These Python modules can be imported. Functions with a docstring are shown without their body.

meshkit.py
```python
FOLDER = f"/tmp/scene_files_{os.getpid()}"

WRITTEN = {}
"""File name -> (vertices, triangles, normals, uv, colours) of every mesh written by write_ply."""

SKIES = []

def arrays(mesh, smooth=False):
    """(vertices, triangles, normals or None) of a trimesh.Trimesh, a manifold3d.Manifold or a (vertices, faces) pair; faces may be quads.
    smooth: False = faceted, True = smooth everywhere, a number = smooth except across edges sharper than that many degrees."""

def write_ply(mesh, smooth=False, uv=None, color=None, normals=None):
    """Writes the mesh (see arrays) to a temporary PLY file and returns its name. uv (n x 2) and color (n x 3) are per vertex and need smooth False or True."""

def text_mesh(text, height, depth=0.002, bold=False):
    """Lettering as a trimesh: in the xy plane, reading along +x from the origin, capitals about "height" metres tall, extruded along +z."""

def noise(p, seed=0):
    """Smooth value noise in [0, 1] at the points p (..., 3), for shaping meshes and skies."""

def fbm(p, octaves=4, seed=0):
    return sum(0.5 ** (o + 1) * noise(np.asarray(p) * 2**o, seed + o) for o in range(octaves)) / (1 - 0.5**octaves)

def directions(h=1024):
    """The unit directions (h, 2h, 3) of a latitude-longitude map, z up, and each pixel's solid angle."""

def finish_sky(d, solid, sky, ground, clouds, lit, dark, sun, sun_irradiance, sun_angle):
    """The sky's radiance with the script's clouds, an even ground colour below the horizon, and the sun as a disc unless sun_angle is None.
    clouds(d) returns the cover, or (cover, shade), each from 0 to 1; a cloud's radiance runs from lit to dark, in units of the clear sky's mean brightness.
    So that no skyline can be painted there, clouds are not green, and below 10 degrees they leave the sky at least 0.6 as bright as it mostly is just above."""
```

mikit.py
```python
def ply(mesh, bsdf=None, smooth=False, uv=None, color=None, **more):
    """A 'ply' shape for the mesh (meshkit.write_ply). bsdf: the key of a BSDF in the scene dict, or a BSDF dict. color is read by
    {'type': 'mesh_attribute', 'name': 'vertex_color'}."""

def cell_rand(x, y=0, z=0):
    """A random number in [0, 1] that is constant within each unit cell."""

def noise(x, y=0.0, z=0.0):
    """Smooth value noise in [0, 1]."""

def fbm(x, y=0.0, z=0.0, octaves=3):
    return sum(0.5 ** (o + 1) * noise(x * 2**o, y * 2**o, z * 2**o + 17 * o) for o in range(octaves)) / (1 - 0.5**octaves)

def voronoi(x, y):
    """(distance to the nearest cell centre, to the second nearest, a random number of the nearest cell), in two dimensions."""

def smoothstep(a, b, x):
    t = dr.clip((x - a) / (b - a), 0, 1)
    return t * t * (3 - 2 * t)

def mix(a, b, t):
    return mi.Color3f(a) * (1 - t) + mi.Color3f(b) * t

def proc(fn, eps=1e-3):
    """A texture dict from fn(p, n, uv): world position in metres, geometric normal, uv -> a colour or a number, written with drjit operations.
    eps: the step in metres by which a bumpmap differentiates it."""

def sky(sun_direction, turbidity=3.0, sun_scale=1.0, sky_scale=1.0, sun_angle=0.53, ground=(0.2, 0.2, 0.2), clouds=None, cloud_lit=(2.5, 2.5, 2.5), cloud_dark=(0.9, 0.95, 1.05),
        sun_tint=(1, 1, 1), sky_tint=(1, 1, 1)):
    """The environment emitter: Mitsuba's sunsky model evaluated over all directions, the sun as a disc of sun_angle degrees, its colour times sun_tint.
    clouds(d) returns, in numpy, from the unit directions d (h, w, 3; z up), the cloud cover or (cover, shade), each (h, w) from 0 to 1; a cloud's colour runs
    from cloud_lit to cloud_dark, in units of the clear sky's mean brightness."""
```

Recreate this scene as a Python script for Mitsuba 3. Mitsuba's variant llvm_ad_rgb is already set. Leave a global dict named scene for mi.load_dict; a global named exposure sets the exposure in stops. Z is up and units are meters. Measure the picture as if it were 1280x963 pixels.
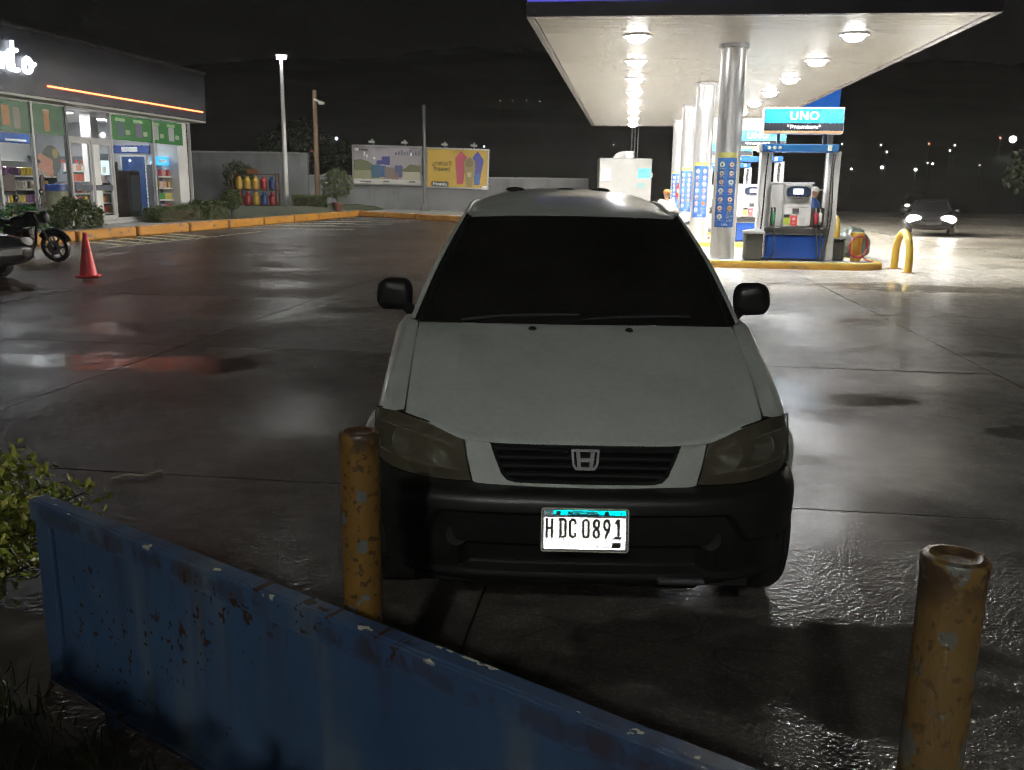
import math, random
import numpy as np, trimesh, drjit as dr, mitsuba as mi, mikit, meshkit
import manifold3d as m3
from shapely.geometry import Polygon, Point, box as sbox
from shapely.ops import unary_union
from scipy.interpolate import PchipInterpolator

TF = mi.ScalarTransform4f
rng = np.random.default_rng(11)
random.seed(11)
scene, labels = {}, {}

# ------------------------------------------------------------------ camera, sky, exposure
F_PX, TILT, ROLL, EYE = 1130.0, math.atan(247 / 1130), 0.0130, 1.70
ct, st, cr, sr = math.cos(TILT), math.sin(TILT), math.cos(ROLL), math.sin(ROLL)
FWD = np.array([0, ct, -st]); UP0 = np.array([0, st, ct]); RT0 = np.array([1.0, 0, 0])
UPV = -sr * RT0 + cr * UP0
scene['camera'] = {'type': 'perspective', 'fov': 2 * math.degrees(math.atan(640 / F_PX)), 'fov_axis': 'x',
                   'near_clip': 0.05, 'medium': {'type': 'ref', 'id': 'haze_air'}, 'far_clip': 3000.0,
                   'to_world': TF().look_at(origin=[0, 0, EYE], target=[0, FWD[1], EYE + FWD[2]], up=UPV.tolist())}
SKYS = 0.036
scene['sky'] = mikit.sky([0.25, -0.5, 0.83], turbidity=4, sun_scale=0.0, sky_scale=SKYS, clouds=lambda d: 1.0, cloud_lit=(1.0, 0.99, 0.92), ground=(0.04, 0.04, 0.04))   # low overcast, faintly lit by the town
exposure = 0.0
scene['haze_air'] = {'type': 'homogeneous', 'albedo': 0.95, 'sigma_t': 0.0010}
LAMP = 1200.0            # radiance of the canopy luminaires
# the phone's flash: the number plate's sheeting throws it back
scene['phone_flash'] = {'type': 'spot', 'intensity': {'type': 'rgb', 'value': [1.0, 1.0, 0.95]}, 'sampling_weight': 320.0, 'cutoff_angle': 60.0, 'beam_width': 40.0,
                        'to_world': TF().look_at(origin=[0.008, -0.01, EYE + 0.012], target=[0, FWD[1], EYE + FWD[2]], up=[0, 0, 1])}

# ------------------------------------------------------------------ materials
def principled(color, rough, **k):
    c = color if isinstance(color, dict) else {'type': 'rgb', 'value': list(color)}
    return {'type': 'twosided', 'bsdf': {'type': 'principled', 'base_color': c, 'roughness': rough, **k}}
VC = {'type': 'mesh_attribute', 'name': 'vertex_color'}
scene['mat_matte'] = principled(VC, 0.75, specular=0.3)
scene['mat_satin'] = principled(VC, 0.42, specular=0.5)
scene['mat_gloss'] = principled(VC, 0.14, specular=0.5)
scene['mat_metal'] = principled(VC, 0.30, metallic=0.9)
scene['mat_leaf'] = principled(VC, 0.45, specular=0.35)
nz, fb, ss = mikit.noise, mikit.fbm, mikit.smoothstep
def lin(*c):
    return tuple(((v / 255) / 12.92 if v / 255 <= 0.04045 else ((v / 255 + 0.055) / 1.055) ** 2.4) for v in c)

def ellipse(x, y, e, cx, cy, rx, ry, a=0.0):
    c, s = math.cos(a), math.sin(a)
    u, v = ((x - cx) * c + (y - cy) * s) / rx, (-(x - cx) * s + (y - cy) * c) / ry
    return ss(1.05, 0.75, dr.sqrt(u * u + v * v) + e)
def edge_noise(x, y): return (fb(x * 2.2, y * 3.4, 5.0, octaves=4) - 0.5) * 1.7
def pool(p):
    """deep standing water, mirror smooth"""
    x, y = p.x, p.y
    e = edge_noise(x, y)
    w = mi.Float(0)
    for a in ((7.9, 16.5, 2.3, 0.75, -0.1), (10.6, 15.4, 1.8, 0.7, 0.0), (1.05, 3.08, 0.95, 0.40, -0.12)): w = dr.maximum(w, ellipse(x, y, e, *a))
    return w
def puddle(p):
    """cover of shallow standing water, 0 to 1"""
    x, y = p.x, p.y
    w = ss(0.66, 0.74, fb(x * 0.42 + 3.1, y * 0.55 + 9.2, 0.0, octaves=4)) * 0.85
    e = edge_noise(x, y)
    for a in ((-3.7, 8.6, 1.5, 0.42, -0.1), (3.9, 6.35, 0.45, 0.20, 0.0), (2.6, 7.4, 0.9, 0.26, -0.1), (-8.1, 14.6, 1.1, 0.3, 0.0), (-2.2, 12.6, 0.5, 0.35, 0.3)):
        w = dr.maximum(w, ellipse(x, y, e, *a))
    return dr.maximum(w, pool(p))
def wet_color(p, n, uv):
    x, y = p.x, p.y
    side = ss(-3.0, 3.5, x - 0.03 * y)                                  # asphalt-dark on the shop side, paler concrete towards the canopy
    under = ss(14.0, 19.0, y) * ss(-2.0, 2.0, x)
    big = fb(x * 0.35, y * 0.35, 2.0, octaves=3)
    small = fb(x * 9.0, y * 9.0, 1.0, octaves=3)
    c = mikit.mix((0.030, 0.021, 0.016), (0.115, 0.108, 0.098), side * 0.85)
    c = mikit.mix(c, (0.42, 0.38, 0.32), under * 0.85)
    c = c * (0.62 + 0.75 * big) * (0.62 + 0.76 * small)
    speck = ss(0.62, 0.8, nz(x * 95.0, y * 95.0, 3.0))
    c = c * (1 + 0.35 * speck)
    crack = dr.abs(fb(x * 0.9 + 7, y * 0.9, 4.0, octaves=4) - 0.5)
    c = c * (1 - 0.22 * ss(0.008, 0.002, crack) * ss(0.62, 0.72, big))
    return c * (1 - 0.45 * puddle(p))
def wet_rough(p, n, uv):
    x, y = p.x, p.y
    damp = fb(x * 0.8 + 40, y * 0.8, 7.0, octaves=3)
    r = dr.clip(0.27 - 0.12 * ss(0.35, 0.65, damp) + 0.06 * nz(x * 14, y * 14, 2.0) - 0.10 * puddle(p), 0.05, 0.85)
    return r + (0.02 - r) * pool(p)
def wet_bump(p, n, uv):
    x, y = p.x, p.y
    h = 0.75 * nz(x * 130.0, y * 130.0, 1.0) + 1.15 * nz(x * 68.0, y * 68.0, 2.0) + 0.45 * nz(x * 27.0, y * 27.0, 4.0) + 0.3 * fb(x * 2.0, y * 2.0, 3.0, octaves=2)
    film = ss(-1.5, 2.0, x) * ss(5.8, 8.5, y)                                # smoother, trowelled bays on the canopy side
    return h * (1 - 0.80 * puddle(p)) * (1 - 0.22 * film) * (0.60 + 0.85 * ss(0.32, 0.68, fb(x * 0.75 + 11, y * 0.75, 6.0, octaves=3))) * (1 - 0.995 * pool(p))
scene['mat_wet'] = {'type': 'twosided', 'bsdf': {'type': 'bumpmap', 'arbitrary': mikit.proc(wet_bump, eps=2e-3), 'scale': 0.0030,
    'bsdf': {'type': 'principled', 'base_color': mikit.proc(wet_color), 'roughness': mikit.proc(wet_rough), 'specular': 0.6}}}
def conc_color(p, n, uv):
    x, y, z = p.x, p.y, p.z
    b = fb(x * 0.9, y * 0.9, z * 0.9, octaves=4)
    s = fb(x * 14, y * 14, z * 14, octaves=2)
    return mi.Color3f(0.22, 0.215, 0.20) * (0.55 + 0.7 * b) * (0.8 + 0.4 * s)
scene['mat_concrete'] = principled(mikit.proc(conc_color), 0.6)
def render_wall(p, n, uv):
    x, y, z = p.x, p.y, p.z
    b = fb(x * 0.5, y * 0.5, z * 1.2, octaves=4)
    drip = fb(x * 2.2, y * 2.2, z * 0.5, octaves=4)
    return mi.Color3f(0.165, 0.168, 0.172) * (0.65 + 0.5 * b) * (1 - 0.22 * ss(0.45, 0.8, drip))
scene['mat_plaster'] = principled(mikit.proc(render_wall), 0.8)
def kerb_color(p, n, uv):
    x, y, z = p.x, p.y, p.z
    worn = fb(x * 5.0, y * 5.0, z * 7.0, octaves=4)
    c = mikit.mix((0.50, 0.23, 0.022), (0.38, 0.155, 0.02), fb(x * 1.3, y * 1.3, z * 3.0, octaves=2))
    return mikit.mix(c, (0.14, 0.12, 0.10), ss(0.60, 0.72, worn) * 0.8)
scene['mat_kerb'] = principled(mikit.proc(kerb_color), 0.45)
def bollard_color(p, n, uv):
    dirt = ss(0.2, 0.6, p.x)                                                        # the right-hand post is dirtier
    x, y, z = p.x, p.y, p.z
    big = fb(x * 19.0, y * 19.0, z * 13.0, octaves=5)
    chip = fb(x * 75.0 + 5, y * 75.0, z * 52.0, octaves=4)
    c = mikit.mix((0.185, 0.100, 0.022), (0.12, 0.060, 0.016), fb(x * 6, y * 6, z * 2.5, octaves=3))
    c = mikit.mix(c, (0.10, 0.115, 0.115), ss(0.64, 0.66, big + 0.05 * dirt))                       # grey primer showing
    c = mikit.mix(c, (0.055, 0.026, 0.012), ss(0.63, 0.67, chip) * 0.9)              # rust spots
    c = mikit.mix(c, mi.Color3f(0.12, 0.088, 0.042), dirt * (0.20 + 0.5 * fb(x * 9, y * 9, z * 4, octaves=3)))
    top = ss(0.93, 1.03, z + 0.10 * (big - 0.5))
    return mikit.mix(c, (0.06, 0.035, 0.02), top * ss(0.42, 0.5, fb(x * 24, y * 24, z * 24, octaves=3)))
def bollard_bump(p, n, uv):
    big = fb(p.x * 19.0, p.y * 19.0, p.z * 13.0, octaves=5)
    chip = fb(p.x * 75.0 + 5, p.y * 75.0, p.z * 52.0, octaves=4)
    return -ss(0.64, 0.66, big) - ss(0.63, 0.67, chip) + 0.5 * nz(p.x * 60, p.y * 60, p.z * 60)
scene['mat_bollard'] = {'type': 'twosided', 'bsdf': {'type': 'bumpmap', 'arbitrary': mikit.proc(bollard_bump), 'scale': 0.0012,
    'bsdf': {'type': 'principled', 'base_color': mikit.proc(bollard_color), 'roughness': 0.42, 'specular': 0.5}}}
BA, BB = np.array([-1.54, 2.78]), np.array([0.52, 1.32])                  # the blue barrier's line on the ground
BD = (BB - BA) / np.linalg.norm(BB - BA)
def barrier_color(p, n, uv):
    a = (p.x - float(BA[0])) * float(BD[0]) + (p.y - float(BA[1])) * float(BD[1])
    z = p.z
    bq = -(p.x - float(BA[0])) * float(BD[1]) + (p.y - float(BA[1])) * float(BD[0])
    streak = fb(a * 11.0, z * 1.1, 2.0, octaves=3)
    patch = fb(a * 2.6, z * 2.2, 8.0, octaves=3)
    c = mikit.mix((0.024, 0.050, 0.108), (0.038, 0.070, 0.130), patch)
    c = mikit.mix(c, (0.085, 0.105, 0.115), ss(0.48, 0.74, streak) * 0.6 * ss(0.35, 0.6, patch))
    rust = fb(a * 22.0, z * 17.0 + bq * 19.0, 3.0, octaves=4)
    rim = ss(0.615, 0.655, z) * ss(0.705, 0.675, z)
    run = ss(0.60, 0.74, fb(a * 16.0, z * 1.6, 12.0, octaves=3))
    c = mikit.mix(c, (0.034, 0.019, 0.011), dr.clip((ss(0.74, 0.78, rust) + ss(0.72, 0.77, fb(a * 60.0, z * 50.0, 6.0, octaves=3))) * ss(0.50, 0.66, fb(a * 2.1 + 4, z * 2.6, 15.0, octaves=3) + 0.12 * ss(0.25, 0.08, z)) + 0.25 * run * ss(0.1, 0.6, z) + ss(0.50, 0.66, rust + 0.16 * ss(0.035, 0.0, dr.abs(z - 0.662))) * rim * 0.45, 0, 1))
    pale = fb(a * 17.0 + 3, bq * 30.0, 5.0, octaves=4)
    return mikit.mix(c, (0.42, 0.40, 0.33), ss(0.70, 0.73, pale) * ss(0.685, 0.697, z))
def barrier_bump(p, n, uv):
    a = (p.x - float(BA[0])) * float(BD[0]) + (p.y - float(BA[1])) * float(BD[1])
    return ss(0.74, 0.78, fb(a * 22.0, p.z * 17.0, 3.0, octaves=4)) + 0.5 * fb(a * 9, p.z * 9, 1.0, octaves=3)
scene['mat_barrier'] = {'type': 'twosided', 'bsdf': {'type': 'bumpmap', 'arbitrary': mikit.proc(barrier_bump), 'scale': 0.0025,
    'bsdf': {'type': 'principled', 'base_color': mikit.proc(barrier_color), 'roughness': 0.46, 'specular': 0.45}}}
def soil_color(p, n, uv):
    b = fb(p.x * 6, p.y * 6, 1.0, octaves=4)
    return mi.Color3f(0.030, 0.026, 0.018) * (0.5 + b)
scene['mat_soil'] = principled(mikit.proc(soil_color), 0.9)
def lawn_color(p, n, uv):
    b = fb(p.x * 1.5, p.y * 1.5, 1.0, octaves=4)
    return mikit.mix((0.022, 0.030, 0.012), (0.05, 0.050, 0.03), b)
scene['mat_lawn'] = principled(mikit.proc(lawn_color), 0.9)
def hill_color(p, n, uv):
    return mi.Color3f(0.022, 0.026, 0.018) * (0.5 + fb(p.x * 0.05, p.y * 0.05, 1.0, octaves=3))
scene['mat_hill'] = principled(mikit.proc(hill_color), 0.95)
def paint_color(p, n, uv):
    d = fb(p.x * 3.0, p.y * 3.0, p.z * 3.0, octaves=4)
    s = nz(p.x * 70, p.y * 70, p.z * 70)
    grime = ss(0.45, 0.75, fb(p.x * 1.6 + 2, p.y * 1.2, p.z * 2.0, octaves=4))
    return mi.Color3f(0.565, 0.59, 0.545) * (0.78 + 0.30 * d) * (0.94 + 0.10 * s) * (1 - 0.22 * grime)
def paint_rough(p, n, uv):
    return 0.07 + 0.10 * fb(p.x * 5.0, p.y * 5.0, p.z * 5.0, octaves=3)
scene['mat_carpaint'] = {'type': 'twosided', 'bsdf': {'type': 'principled', 'base_color': mikit.proc(paint_color), 'roughness': mikit.proc(paint_rough), 'specular': 0.5, 'clearcoat': 1.0, 'clearcoat_gloss': 0.97}}
def trim_color(p, n, uv):
    return mi.Color3f(0.009, 0.009, 0.0085) * (0.7 + 0.7 * fb(p.x * 4.0, p.y * 4.0, p.z * 9.0, octaves=3))
scene['mat_trim'] = principled(mikit.proc(trim_color), 0.40, specular=0.45)
def tint_color(p, n, uv):
    d = fb(p.x * 4.0, p.y * 4.0, p.z * 6.0, octaves=4)
    return mi.Color3f(0.0105, 0.0098, 0.0092) * (0.5 + 1.1 * d)
def tint_rough(p, n, uv): return 0.04 + 0.10 * ss(0.4, 0.75, fb(p.x * 7.0, p.y * 7.0, p.z * 9.0, octaves=3))
scene['mat_tint'] = {'type': 'twosided', 'bsdf': {'type': 'principled', 'base_color': mikit.proc(tint_color), 'roughness': mikit.proc(tint_rough), 'specular': 0.35}}
scene['mat_pane'] = {'type': 'thindielectric', 'int_ior': 1.5}
scene['mat_hazy'] = {'type': 'blendbsdf', 'weight': 0.32, 'a': {'type': 'thindielectric', 'int_ior': 1.5}, 'b': principled((0.22, 0.195, 0.125), 0.2, specular=0.6)}
def retro(c):
    t = [v ** (1 / 3) for v in c]
    return {'type': 'blendbsdf', 'weight': 0.12, 'a': {'type': 'roughconductor', 'material': 'none', 'alpha': 0.0045, 'specular_reflectance': {'type': 'rgb', 'value': t}},
            'b': {'type': 'diffuse', 'reflectance': {'type': 'rgb', 'value': list(c)}}}
scene['mat_retro_white'] = {'type': 'twosided', 'bsdf': retro((0.85, 0.83, 0.72))}
scene['mat_retro_blue'] = {'type': 'twosided', 'bsdf': retro((0.0, 0.30, 0.72))}
scene['mat_chrome'] = principled((0.75, 0.75, 0.75), 0.12, metallic=1.0)
def steel_color(p, n, uv):
    return mi.Color3f(0.66, 0.65, 0.63) * (0.85 + 0.3 * fb(p.x * 8, p.y * 8, p.z * 0.8, octaves=2))
scene['mat_column'] = principled(mikit.proc(steel_color), 0.33, metallic=0.75)

# ------------------------------------------------------------------ meshes
def mat4(rz=0, t=(0, 0, 0), s=1.0):
    c, q = math.cos(rz), math.sin(rz)
    return np.array([[c * s, -q * s, 0, t[0]], [q * s, c * s, 0, t[1]], [0, 0, s, t[2]], [0, 0, 0, 1.0]])
def cat(*ms):
    return trimesh.util.concatenate([m for m in ms if m is not None])
def mv(m, t=(0, 0, 0), rx=0, ry=0, rz=0, s=None):
    m = m.copy()
    if s is not None: m.apply_scale(s)
    R = trimesh.transformations.euler_matrix(rx, ry, rz)
    R[:3, 3] = t
    m.apply_transform(R)
    return m
def bx(x0, x1, y0, y1, z0, z1, bev=0.0):
    if bev <= 0:
        m = trimesh.creation.box(extents=(x1 - x0, y1 - y0, z1 - z0))
        m.apply_translation(((x0 + x1) / 2, (y0 + y1) / 2, (z0 + z1) / 2))
        return m
    pts = []
    for i in (0, 1, 2):
        lo, hi = [x0 + bev, y0 + bev, z0 + bev], [x1 - bev, y1 - bev, z1 - bev]
        lo[i] -= bev; hi[i] += bev
        pts += [(a, b, c) for a in (lo[0], hi[0]) for b in (lo[1], hi[1]) for c in (lo[2], hi[2])]
    return trimesh.convex.convex_hull(np.array(pts))
def cyl(p0, p1, r0, r1=None, n=16):
    return tube([p0, p1], [r0, r0 if r1 is None else r1], n)
def tube(path, r, n=10, closed=False):
    P = np.asarray(path, float)
    R = np.broadcast_to(np.asarray(r, float), (len(P),))
    d = np.gradient(P, axis=0) if not closed else np.roll(P, -1, 0) - np.roll(P, 1, 0)
    d /= np.linalg.norm(d, axis=1, keepdims=True) + 1e-12
    a = np.cross(d[0], [0, 0, 1] if abs(d[0][2]) < 0.9 else [1, 0, 0])
    rings = []
    th = np.arange(n) * 2 * np.pi / n
    for k in range(len(P)):
        a = a - d[k] * (a @ d[k]); a /= np.linalg.norm(a)
        b = np.cross(d[k], a)
        rings.append(P[k] + R[k] * (np.cos(th)[:, None] * a + np.sin(th)[:, None] * b))
    V = np.vstack(rings); F = []
    K = len(P)
    for k in range(K if closed else K - 1):
        k2 = (k + 1) % K
        for i in range(n):
            j = (i + 1) % n
            F += [(k * n + i, k * n + j, k2 * n + j), (k * n + i, k2 * n + j, k2 * n + i)]
    if not closed:
        c0, c1 = len(V), len(V) + 1
        V = np.vstack([V, P[:1], P[-1:]])
        for i in range(n):
            j = (i + 1) % n
            F += [(c0, j, i), (c1, (K - 1) * n + i, (K - 1) * n + j)]
    return trimesh.Trimesh(V, F, process=False)
def lathe(prof, n=24):
    """prof: (r, z) pairs from bottom to top"""
    prof = np.asarray(prof, float); K = len(prof)
    th = np.arange(n) * 2 * np.pi / n
    V = np.vstack([np.stack([r * np.cos(th), r * np.sin(th), th * 0 + z], 1) for r, z in prof]); F = []
    for k in range(K - 1):
        for i in range(n):
            j = (i + 1) % n
            F += [(k * n + i, k * n + j, (k + 1) * n + j), (k * n + i, (k + 1) * n + j, (k + 1) * n + i)]
    m = trimesh.Trimesh(V, F, process=False)
    m.update_faces(m.area_faces > 1e-12)
    return m
def grid(P, flip=False):
    P = np.asarray(P, float); a, b = P.shape[:2]
    i = np.arange(a * b).reshape(a, b)
    q = np.stack([i[:-1, :-1], i[1:, :-1], i[1:, 1:], i[:-1, 1:]], -1).reshape(-1, 4)
    f = np.vstack([q[:, [0, 1, 2]], q[:, [0, 2, 3]]])
    return trimesh.Trimesh(P.reshape(-1, 3), f[:, ::-1] if flip else f, process=False)
def thick(P, t):
    """a closed shell of thickness t (a vector) under the grid P"""
    P = np.asarray(P, float); Q = P + np.asarray(t, float)
    rim = lambda A: np.vstack([A[0], A[1:, -1], A[-1, -2::-1], A[-2:0:-1, 0]])
    r0, r1 = rim(P), rim(Q)
    r0, r1 = np.vstack([r0, r0[:1]]), np.vstack([r1, r1[:1]])
    return cat(grid(P), grid(Q, True), grid(np.stack([r0, r1])))
def ext(poly, depth, y0=0.0):
    """extrudes a shapely polygon drawn in (x, z); its front face is at y0 (towards -y), its back at y0 + depth"""
    out = []
    for g in getattr(poly, 'geoms', [poly]):
        if g.is_empty or g.geom_type != 'Polygon': continue
        m = trimesh.creation.extrude_polygon(g, depth, engine='earcut')
        v = m.vertices.copy()
        m.vertices = np.stack([v[:, 0], y0 + depth - v[:, 2], v[:, 1]], 1)
        out.append(m)
    return cat(*out)
def rrect(x0, x1, z0, z1, r):
    return sbox(x0 + r, z0 + r, x1 - r, z1 - r).buffer(r, quad_segs=4)
def words(text, h, x=0.0, z=0.0, y=0.0, depth=0.004, bold=False, center=True, width=None):
    m = meshkit.text_mesh(text, h, depth, bold)
    v = m.vertices.copy()
    if width: v[:, 0] *= width / (v[:, 0].max() - v[:, 0].min())
    if center: v[:, 0] -= (v[:, 0].max() + v[:, 0].min()) / 2
    m.vertices = np.stack([v[:, 0] + x, y - v[:, 2], v[:, 1] + z], 1)
    return m
def disc(cx, cz, r, y0, t, n=16):
    return ext(Point(cx, cz).buffer(r, quad_segs=max(2, n // 4)), t, y0)
def ico(c, r, sub=2):
    m = trimesh.creation.icosphere(subdivisions=sub, radius=1.0)
    m.apply_scale(r); m.apply_translation(c)
    return m
def hull(*ms):
    return trimesh.convex.convex_hull(np.vstack([m.vertices if hasattr(m, 'vertices') else np.atleast_2d(m) for m in ms]))

# ------------------------------------------------------------------ scene entries
PLY = {}
KEEP = []
def numbered(key):
    if key not in scene and key not in labels: return key
    k = 1
    while f'{key}_{k:03d}' in scene or f'{key}_{k:03d}' in labels: k += 1
    return f'{key}_{k:03d}'
VCOL = {'matte', 'satin', 'gloss', 'metal', 'leaf'}
def entry(key, mesh, col, fin, smooth, M, emit=None, weight=1.0):
    arr = col if isinstance(col, np.ndarray) else None
    ck = (id(mesh), None if arr is not None else tuple(col or ()), fin, smooth, emit)
    if ck not in PLY or arr is not None:
        KEEP.append(mesh); m = mesh
        if smooth and smooth is not True:
            m = trimesh.graph.smooth_shade(mesh, angle=math.radians(smooth), facet_minarea=None) if arr is None else mesh
        color = None
        if fin in VCOL:
            color = arr if arr is not None else np.tile(np.array(col, float), (len(m.vertices), 1))
        PLY[ck] = mikit.ply(m, 'mat_' + fin, smooth=bool(smooth), color=color)
    d = dict(PLY[ck])
    if emit is not None:
        d['emitter'] = {'type': 'area', 'radiance': {'type': 'rgb', 'value': [float(v) for v in emit]}, 'sampling_weight': 40.0 * float(weight)}
    if M is not None: d['to_world'] = TF(np.asarray(M, float).tolist())
    scene[key] = d
    return key
class Thing:
    def __init__(self, name, label, cat_, M=None, group=None):
        self.key = numbered(name); self.M = np.eye(4) if M is None else M
        labels[self.key] = {'label': label, 'category': cat_}
        if group: labels[self.key]['group'] = group
    def add(self, part, mesh, col=(0.5, 0.5, 0.5), fin='satin', smooth=False, label=None, stuff=False, emit=None, weight=1.0, M=None):
        """part may be 'door__handle'; returns the part's full key so that sub-parts can follow"""
        k = part if part.startswith(self.key + '__') else self.key + '__' + part
        k = numbered(k)
        entry(k, mesh, col, fin, smooth, self.M if M is None else self.M @ M, emit, weight)
        e = {}
        if label: e['label'] = label
        if stuff: e['kind'] = 'stuff'
        if e: labels[k] = e
        return k
def single(name, label, cat_, mesh, col=(0.5, 0.5, 0.5), fin='satin', smooth=False, M=None, group=None, kind=None, emit=None, weight=1.0):
    k = numbered(name)
    entry(k, mesh, col, fin, smooth, M, emit, weight)
    labels[k] = {'label': label, 'category': cat_}
    if group: labels[k]['group'] = group
    if kind: labels[k]['kind'] = kind
    return k
def struct(name, mesh, fin, col=(0.5, 0.5, 0.5), smooth=False, label=None, M=None):
    entry(name, mesh, col, fin, smooth, M)
    labels[name] = {'kind': 'structure'}
    if label: labels[name]['label'] = label

# site frame: u to the right along the islands, v away along the row of columns
SE = np.array([0.1236, 0.9923]); SP = np.array([0.9923, -0.1236]); SO = np.array([4.90, 21.48])
def site(u, v, z=0.0, rz=0.0):
    q = SO + SP * u + SE * v
    return mat4(-math.atan2(0.1236, 0.9923) + rz, (q[0], q[1], z))
# shop frame: a along the facade towards the camera, b out from the facade
FA, FB, FO = np.array([-0.155, -0.988]), np.array([0.988, -0.155]), np.array([-13.02, 37.36])
def shop(a=0.0, b=0.0, z=0.0):
    """local x runs along +a (towards the camera), local y along +b"""
    q = FO + FA * a + FB * b
    return np.array([[FA[0], FB[0], 0, q[0]], [FA[1], FB[1], 0, q[1]], [0, 0, 1, z], [0, 0, 0, 1.0]])
def shopf(a=0.0, b=0.0, z=0.0):
    """facing frame on the facade: x to the viewer's right (along -a), -y out of the facade"""
    q = FO + FA * a + FB * b
    return np.array([[-FA[0], -FB[0], 0, q[0]], [-FA[1], -FB[1], 0, q[1]], [0, 0, 1, z], [0, 0, 0, 1.0]])

# ------------------------------------------------------------------ the setting
struct('ground', bx(-255, 255, -60, 345, -0.6, -0.03), 'matte', (0.03, 0.028, 0.025))
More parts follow.
